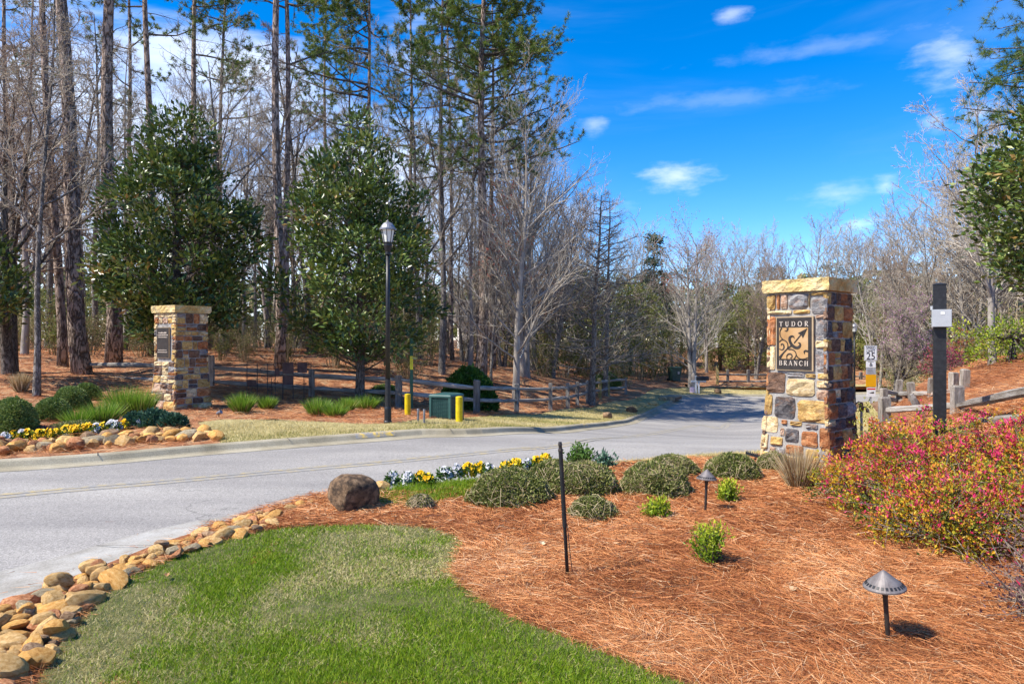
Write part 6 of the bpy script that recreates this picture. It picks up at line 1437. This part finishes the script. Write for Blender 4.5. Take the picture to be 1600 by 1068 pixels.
# --- single bare trees that can be told apart
q = on(806, 27); bare_obj('bare_tree', q, 'pale many-branched bare tree right of the big pine, the nearer stem', 601, 11.0, .15, VASE, m_palebark, m_btpale, 'bare trees by the road', lean=(.02, 0))
q = on(823, 32.5); bare_obj('bare_tree', q, 'pale vase-shaped bare tree just behind the nearer pale one', 602, 12.5, .17, VASE, m_palebark, m_btpale, 'bare trees by the road', stems=3, splay=.13)
q = on(924, 31); bare_obj('bare_tree', q, 'dark trunked bare tree with flat feathery branches near the fence end', 603, 9.6, .16, CONE, m_greybark, m_bt, 'bare trees by the road', lean=(.035, 0))
q = on(945, 36); bare_obj('bare_tree', q, 'second flat branched bare tree behind the dark trunked one', 604, 10.4, .15, CONE, m_greybark, m_bt, 'bare trees by the road', lean=(.04, 0))
q = on(1080, 47); root, tips, rng = bare_obj('bare_tree', q, 'bare tree tipped with red buds above the mailbox', 605, 10.8, .2, VASE, m_palebark, m_btpale, 'bare trees by the road', stems=2, splay=.10)
def buds(root, tips, rng, n, mat, size, zmin, name='buds', lv=-1):
    P = tips[lv][:, -1]; P = P[P[:, 2] > zmin]; i = rng.integers(len(P), size=n); c = P[i] + rng.normal(0, .05, (n, 3)); v, f, tt = leaves(rng, c, rng.normal(0, 1, (n, 3)), size * rng.uniform(.6, 1.3, n), size * .6, rng.random(n)); add(name, mesh_np(name, v, f, mat, False, tt), root)
buds(root, tips, rng, 1500, m_redleaf, .10, 6.5)
q = on(1395, 30); root, tips, rng = bare_obj('redbud_tree', q, 'redbud with mauve blossom behind the speed limit sign', 606, 4.4, .08, SPREAD, m_greybark, m_bt, None, stems=3, splay=.35); buds(root, tips, rng, 1500, m_redbud, .075, 1.8, 'blossom')
q = on(842, 46); root, tips, rng = bare_obj('maple_tree', q, 'small red leafing maple deep behind the pale bare trees', 607, 6.0, .08, SPREAD, m_greybark, m_bt, None, stems=2, splay=.15); buds(root, tips, rng, 2600, m_redleaf, .16, 1.0, 'leaves')
q = on(766, 27.5); root, tips, rng = bare_obj('maple_tree', q, 'slender red budding maple before the big pine', 608, 8.5, .07, FOREST, m_greybark, m_bt, None); buds(root, tips, rng, 700, m_redleaf, .09, 4.5, 'leaves')
q = on(1551, 21); bare_obj('bare_tree', q, 'bare tree with level pale boughs behind the lime green one', 609, 8.0, .11, SPREAD, m_palebark, m_btpale, 'bare trees at the right')
q = on(17, 20.5); bare_obj('bare_tree', q, 'forked dark bare tree at the far left', 610, 10.5, .17, SPREAD, m_darkbark, m_btbrown, 'bare trees in the left woods', stems=2, splay=.12)
q = on(57, 17.6); bare_obj('bare_tree', q, 'slim grey trunk on the straw left of the thickest pine', 611, 12.5, .085, FOREST, m_greybark, m_bt, 'bare trees in the left woods', lean=(-.01, 0))

# --- woods: a few kinds, copied and turned
bank = []
for i, (lv, H, r, tm, wm) in enumerate([(FOREST, 17, .16, m_greybark, m_bt), (FOREST, 15, .12, m_palebark, m_btpale), (SPREAD, 13, .17, m_greybark, m_bt), (FOREST, 16, .14, m_darkbark, m_btbrown), (VASE, 12, .14, m_greybark, m_bt)]):
    root, tips, rng = bare_obj('bare_tree', (0, 0, 0), 'x', 620 + i, H, r, lv, tm, wm, 'bare trees in the left woods', **({'stems': 2, 'splay': .1} if i == 4 else {})); bank.append(root)
for i, (H, r, st, tm, wm) in enumerate([(12, .14, 1, m_greybark, m_bt), (12.5, .12, 2, m_palebark, m_btpale), (11, .13, 3, m_greybark, m_btbrown)]):
    root, tips, rng = bare_obj('bare_tree', (0, 0, 0), 'x', 630 + i, H, r, FAR, tm, wm, 'bare trees beyond the road bend', stems=st, splay=.12 if st > 1 else 0); bank.append(root)
rng = np.random.default_rng(640); used = set()
def place(kind, px, Y, sc, label, group):
    src = bank[kind]; q = on(px, Y)
    if kind not in used: used.add(kind); c = src; c.location = q; c.rotation_euler = (0, 0, rng.uniform(0, 6.28)); c.scale = (sc, sc, sc); c['label'] = label
    else: c = copy_to(src, q, rng.uniform(0, 6.28), sc, label)
    c['group'] = group; return c
def where(px):
    L = [(0, 'at the left picture edge'), (85, 'beside the slim grey trunk'), (140, 'around the thickest pine trunk'), (230, 'behind the left half of the first magnolia'), (310, 'behind the far pillar'), (405, 'behind the right half of the first magnolia'), (470, 'between the two magnolias'), (560, 'behind the left half of the second magnolia'), (640, 'behind the lamp post'), (690, 'just right of the second magnolia'), (745, 'left of the big full crowned pine'), (845, 'right of the big full crowned pine'),
         (900, 'behind the pale bare trees'), (960, 'by the end of the long fence'), (1040, 'near the pointed conifer'), (1110, 'around the mailbox'), (1190, 'just left of the larger pillar'), (1260, 'behind the left half of the larger pillar'), (1345, 'behind the right half of the larger pillar'), (1400, 'behind the speed limit sign'), (1450, 'behind the redbud'), (1490, 'behind the black square post'), (1560, 'behind the lime green tree'), (9999, 'at the right picture edge')]
    return next(t for x, t in L if px < x)
kn = ['grey bare woodland tree', 'pale slender bare tree', 'wide spreading bare tree', 'brownish bare tree', 'forking bare tree', 'grey hazy bare tree', 'pale hazy bare tree', 'brownish hazy bare tree']
for k, (px, Y) in enumerate([(-60, 24), (-15, 29), (38, 26), (75, 33), (112, 29), (150, 36), (195, 31), (222, 42), (262, 34), (290, 47), (328, 33), (352, 29), (380, 31), (398, 38), (418, 34), (465, 36), (485, 31), (515, 40), (540, 35), (600, 37), (618, 45), (655, 33), (672, 44), (690, 29), (725, 40), (735, 32), (785, 42), (60, 44), (130, 48), (440, 48), (560, 50), (700, 52)]):
    kd = int(rng.choice([0, 1, 2, 3, 4], p=[.26, .26, .14, .2, .14])); place(kd, px, Y, rng.uniform(.78, 1.12), kn[kd] + ' in the woods ' + where(px), 'bare trees in the left woods')
far_list = [(870, 48, 5, 1.0), (895, 56, 6, 1.1), (918, 50, 7, .95), (960, 52, 5, .85), (985, 60, 6, .95), (1005, 54, 7, .75), (1050, 60, 5, .85), (1105, 58, 6, .9), (1130, 66, 7, 1.0), (1165, 60, 5, .9), (1195, 70, 6, 1.0), (1230, 64, 7, .95), (1262, 68, 5, 1.1), (1290, 62, 6, .95), (1318, 70, 7, 1.05), (1345, 60, 5, .85), (1150, 80, 6, 1.1), (1180, 54, 7, .8),
    (1372, 48, 6, .85), (1400, 56, 5, 1.0), (1425, 44, 7, .85), (1448, 50, 6, 1.05), (1470, 40, 5, .85), (1492, 46, 7, 1.1), (1515, 40, 6, 1.1), (1540, 36, 5, 1.12), (1560, 44, 7, 1.3), (1580, 38, 6, 1.2), (1605, 33, 5, 1.1), (1640, 36, 6, 1.2), (1430, 64, 5, 1.1), (1530, 58, 6, 1.3), (1385, 70, 7, 1.1),
    (700, 50, 5, 1.2), (640, 54, 6, 1.2), (745, 56, 7, 1.2), (800, 52, 5, 1.2), (835, 44, 6, 1.15), (860, 40, 7, 1.0), (520, 54, 5, 1.2), (420, 52, 6, 1.2), (330, 54, 7, 1.2), (180, 52, 5, 1.2), (90, 50, 6, 1.2), (10, 48, 7, 1.2)]
for k, (px, Y, kd, sc) in enumerate(far_list):
    place(kd, px, Y, sc, kn[kd] + (' deep in the woods ' if px < 845 else ' nearer the road ' if Y < 50 else ' on the skyline ') + where(px), 'bare trees beyond the road bend' if px > 845 else 'bare trees in the left woods')

# --- understorey: leafy thicket shrubs, olive evergreens, conifers
def thicket(seed, w, h, n, mat, L, stems=16):
    rng = np.random.default_rng(seed); root = empty('thicket_shrub', (0, 0, 0)); mb = MB(); C = []
    for k in range(stems):
        a = rng.uniform(0, 6.28); e = np.array([math.cos(a) * w * rng.uniform(.1, 1), math.sin(a) * w * rng.uniform(.1, 1), h * rng.uniform(.45, 1.0)]); b = np.array([e[0] * .3, e[1] * .3, -.1]); m_ = b * .5 + e * .5 + rng.normal(0, .12, 3); mb.tube([b, m_, e], [.022, .015, .006], 4, False, rng.random())
        for j in range(9):
            t = rng.uniform(.25, 1); p = b + (e - b) * t; e2 = p + rng.normal(0, .38, 3) + np.array([0, 0, .15]); e2[2] = max(.1, e2[2]); mb.tube([p, (p + e2) / 2 + rng.normal(0, .04, 3), e2], [.009, .007, .004], 3, False, rng.random()); C.append((p, e2))
    mb.build('stems', m_twigpale, root, tint=True)
    i = rng.integers(len(C), size=n); A = np.array([c[0] for c in C])[i]; B = np.array([c[1] for c in C])[i]; c = A + (B - A) * rng.uniform(.3, 1.15, (n, 1)) + rng.normal(0, .09, (n, 3)); hue = rng.random(len(C))[i]
    v, f, tt = leaves(rng, c, rng.normal(0, 1, (n, 3)) + np.array([0, 0, .3]), rng.uniform(.6, 1.3, n) * L, rng.uniform(.4, .6, n) * L, np.clip(hue * .6 + .2 + rng.normal(0, .2, n), 0, 1)); add('foliage', mesh_np('foliage', v, f, mat, False, tt), root); return root
tb = [thicket(701, 1.5, 2.6, 1500, m_thick, .11, 20), thicket(702, 1.3, 3.4, 1700, m_olive, .11, 18), thicket(703, 1.8, 1.9, 1500, m_thick, .10, 22), thicket(704, 1.2, 4.2, 1900, m_olive, .12, 16)]
rng = np.random.default_rng(710); tused = set()
def put_thicket(k, px, Y, sc, label, group):
    q = on(px, Y); src = tb[k]
    if k in tused: o = copy_to(src, q, rng.uniform(0, 6.28), sc, label)
    else: tused.add(k); o = src; o.location = q; o.scale = (sc,) * 3; o.rotation_euler = (0, 0, rng.uniform(0, 6.28))
    tag(o, label, 'shrub', group)
for px, Y in [(x + rng.uniform(-14, 14), Y) for Y, st in ((26.5, 62), (31, 48), (37, 44), (45, 40)) for x in range(-40, 800, st)]:
    if 700 < px and Y < 38: continue
    k = int(rng.choice([0, 1, 2, 3], p=[.34, .24, .27, .15])); put_thicket(k, px, Y, rng.uniform(.6, 1.0) * (1 if Y > 28 else .72), ['brown green thicket', 'upright olive thicket', 'low twiggy thicket', 'tall olive thicket'][k] + {26.5: ' in the front row ', 31: ' in the second row ', 37: ' in the third row ', 45: ' in the fourth row '}[Y] + where(px), 'thicket in the left woods')
for px, Y, k, sc in [(850, 40, 1, .9), (880, 42, 3, 1.0), (905, 46, 3, 1.2), (930, 44, 1, 1.0), (955, 44, 3, 1.0), (975, 42, 1, .9), (1000, 48, 3, 1.1), (1020, 50, 1, 1.1), (1040, 54, 3, 1.2), (1065, 56, 1, 1.1), (870, 52, 3, 1.4), (820, 48, 0, 1.2), (795, 44, 1, 1.1)]:
    put_thicket(k, px, Y, sc, ['brown green', 'upright olive', 'low twiggy', 'tall olive'][k] + ' thicket shrub ' + where(px) + ('' if Y < 45 else ', farther back'), 'thicket beyond the fence end')
for px, Y, k, sc in [(1110, 60, 1, 1.2), (1140, 62, 3, 1.3), (1170, 64, 3, 1.4), (1205, 62, 1, 1.4), (1340, 60, 3, 1.5), (1365, 58, 0, 1.3), (1390, 56, 1, 1.3), (1420, 54, 3, 1.2), (1450, 50, 0, 1.2), (1480, 46, 1, 1.1), (1520, 30, 0, .8), (1545, 27, 2, .8), (1570, 28, 1, .8), (1600, 25, 0, .9), (1500, 40, 3, 1.1), (1540, 44, 3, 1.3), (1590, 38, 3, 1.2), (1470, 34, 2, 1.0), (1435, 40, 2, 1.1), (1408, 44, 0, 1.1)]:
    put_thicket(k, px, Y, sc, ['brown green', 'upright olive', 'low twiggy', 'tall olive'][k] + ' thicket shrub ' + where(px) + ('' if Y < 45 else ', farther back'), 'thicket beyond the road')
# evergreens that close the view
def evergreen(seed, H, w, n, mat, L, cone):
    rng = np.random.default_rng(seed); root = empty('evergreen_tree', (0, 0, 0)); v, f = tube([(0, 0, -.2), (0, 0, H * .5), (0, 0, H * .95)], [.18, .12, .02], 8); add('trunk', mesh_np('trunk', v, f, m_darkbark, True), root)
    nc = 150; z = H * (.10 + .88 * rng.random(nc)); R_ = w * (np.clip(1 - z / H, .04, 1) ** .9 if cone else np.sin(np.clip(z / H, .05, .98) * math.pi) ** .6); a = rng.uniform(0, 6.28, nc); k = 1 - rng.random(nc) ** 2 * .6; C = np.stack([np.cos(a) * R_ * k, np.sin(a) * R_ * k, z], 1); mb = MB()
    for c in C[::2]: mb.tube([(0, 0, c[2] - .2), c], [.03, .01], 3, False)
    tag(mb.build('limbs', m_darkbark, root), kind='stuff'); i = rng.integers(nc, size=n); c = C[i] + rng.normal(0, .30, (n, 3)) * np.array([1, 1, .55]); ax = unit(C * np.array([1, 1, 0]))[i]
    v, f, tt = leaves(rng, c, ax * .8 + rng.normal(0, .5, (n, 3)) + np.array([0, 0, -.1 if cone else .2]), rng.uniform(.6, 1.3, n) * L, rng.uniform(.3, .5, n) * L, np.clip(rng.random(nc)[i] * .6 + rng.normal(.2, .18, n), 0, 1)); add('crown', mesh_np('crown', v, f, mat, False, tt), root); return root
eb = [evergreen(721, 10.5, 2.6, 5200, m_conif, .26, True), evergreen(722, 7.5, 2.6, 5200, m_olive, .20, False), evergreen(723, 8.5, 3.0, 5200, m_conif, .22, False)]
eused = set(); rng = np.random.default_rng(730)
for px, Y, k, sc, lab in [(1022, 62, 0, 1.15, 'dark pointed conifer left of the red budded tree'), (905, 47, 1, .95, 'olive evergreen behind the flat branched bare trees'), (948, 52, 1, 1.0, 'olive round evergreen left of the pointed conifer'), (985, 52, 1, .95, 'olive evergreen directly left of the pointed conifer'), (1065, 74, 2, 1.1, 'round evergreen behind the red budded tree'), (1125, 60, 1, 1.05, 'olive evergreen above the mailbox'), (1168, 56, 1, .95, 'olive evergreen touching the left side of the larger pillar'),
        (1205, 84, 2, 1.2, 'dark evergreen behind the left of the larger pillar'), (1300, 84, 2, 1.25, 'dark evergreen top showing above the larger pillar cap'), (1345, 58, 1, 1.05, 'olive evergreen right of the larger pillar'), (1382, 54, 1, .9, 'olive evergreen behind the speed limit sign'), (1420, 76, 2, 1.2, 'dark evergreen behind the redbud'), (1470, 52, 1, .95, 'olive evergreen behind the black square post'), (1540, 66, 2, 1.1, 'dark evergreen behind the right bare trees'), (1600, 60, 1, 1.2, 'olive evergreen at the right picture edge'),
        (852, 60, 1, 1.1, 'olive evergreen far behind the pale bare trees'), (780, 80, 1, 1.2, 'olive evergreen far behind the big pine'), (700, 84, 1, 1.1, 'olive evergreen far behind the grey barked pine'), (600, 80, 2, 1.0, 'dark evergreen far behind the second magnolia'), (480, 78, 1, 1.0, 'olive evergreen far between the magnolias'), (380, 80, 2, 1.0, 'dark evergreen far right of the first magnolia'), (250, 76, 1, 1.0, 'olive evergreen far behind the first magnolia'), (120, 74, 2, .9, 'dark evergreen far behind the thickest pine'), (30, 70, 1, .9, 'olive evergreen far behind the left woods')]:
    q = on(px, Y)
    if k in eused: o = copy_to(eb[k], q, rng.uniform(0, 6.28), sc, lab)
    else: eused.add(k); o = eb[k]; o.location = q; o.scale = (sc,) * 3
    tag(o, lab, 'tree', 'evergreens beyond the woods')
# far wood that closes the horizon as one mass
def far_wood():
    rng = np.random.default_rng(740); n = 26000; a = rng.uniform(-1.25, 1.25, n); d = rng.uniform(96, 135, n); x = np.sin(a) * d; y = np.cos(a) * d; top = 5 + 4.5 * vnoise(a * 20, d * .05, 1.0, 95) + 2.0 * vnoise(a * 60, d * .1, 1.0, 96); z = hz(x, y) + top * rng.random(n) ** .7
    v, f, tt = leaves(rng, np.stack([x, y, z], 1), rng.normal(0, 1, (n, 3)) + np.array([0, 0, .4]), rng.uniform(.8, 1.9, n), rng.uniform(.5, .9, n), np.clip(rng.normal(.5, .25, n), 0, 1)); tag(add('far_wood', mesh_np('far_wood', v, f, m_thick, False, tt)), 'distant wooded horizon closing the view', 'woodland', kind='stuff')
far_wood()
# azaleas in bloom by the far fences
azalea(on(1500, 27).x, 27, 1.7, 1.0, 2.0, 'crimson azalea in bloom behind the farther right fence', 751, 2600, 700, M_leaf('crimson leaves', [(0, (.12, .10, .03)), (.5, (.32, .18, .05)), (1, (.42, .08, .08))], .6, .3, .2), L=.11)
azalea(on(1475, 25).x, 25, .8, .7, 1.1, 'small pink azalea in bloom behind the farther right fence', 752, 900, 700, M_leaf('pink leaves', [(0, (.10, .08, .03)), (1, (.42, .06, .16))], .6, .3, .2), L=.10)

# ------------------------------------------------------------------ houses glimpsed through the trees
m_siding = M_noise('cream siding', [(.55, .53, .47), (.66, .64, .58), (.70, .69, .64)], 2, 4, .7, .1, .01)
m_roof = M_noise('asphalt shingle', [(.07, .06, .055), (.13, .115, .10), (.18, .16, .14)], 6, 8, .95, .5, .02)
m_win = M_plain('window glass', (.03, .04, .05), .1, 0, .6)
def house(px, Y, w, d, h, label, rz):
    q = on(px, Y); r = empty('house', q, rz); tag(r, label, 'house', 'houses behind the trees')
    MB().box(-w / 2, w / 2, 0, d, -1, h).build('wall', m_siding, r)
    V = [(-w / 2 - .4, -.5, h - .1), (w / 2 + .4, -.5, h - .1), (w / 2 + .4, d + .5, h - .1), (-w / 2 - .4, d + .5, h - .1), (-w / 2 - .4, d / 2, h + d * .32), (w / 2 + .4, d / 2, h + d * .32)]
    MB().add(V, [(0, 1, 5), (0, 5, 4), (2, 3, 4), (2, 4, 5), (1, 2, 5), (3, 0, 4), (0, 2, 1), (0, 3, 2)]).build('roof', m_roof, r)
    for k in range(3):
        x = -w / 2 + w * (k + .5) / 3
        wd_ = MB().box(x - .55, x + .55, -.05, .0, 1.0, 2.5).build('window', m_white, r); MB().box(x - .45, x + .45, -.07, -.051, 1.1, 2.4).build('pane', m_win, wd_)
    dr = MB().box(w * .36, w * .36 + .95, -.06, 0, 0, 2.1).build('door', m_darkbark, r); MB().lathe([(.04, 0), (.04, .05)], 8, M=Matrix.Translation((w * .36 + .85, -.06, 1.05)) @ Matrix.Rotation(R(90), 4, 'X')).build('handle', m_galv, dr)
house(795, 58, 8, 6, 2.9, 'cream house glimpsed behind the pale bare trees', R(8)); house(1112, 92, 11, 7, 3.2, 'pale house glimpsed behind the mailbox', R(-10))
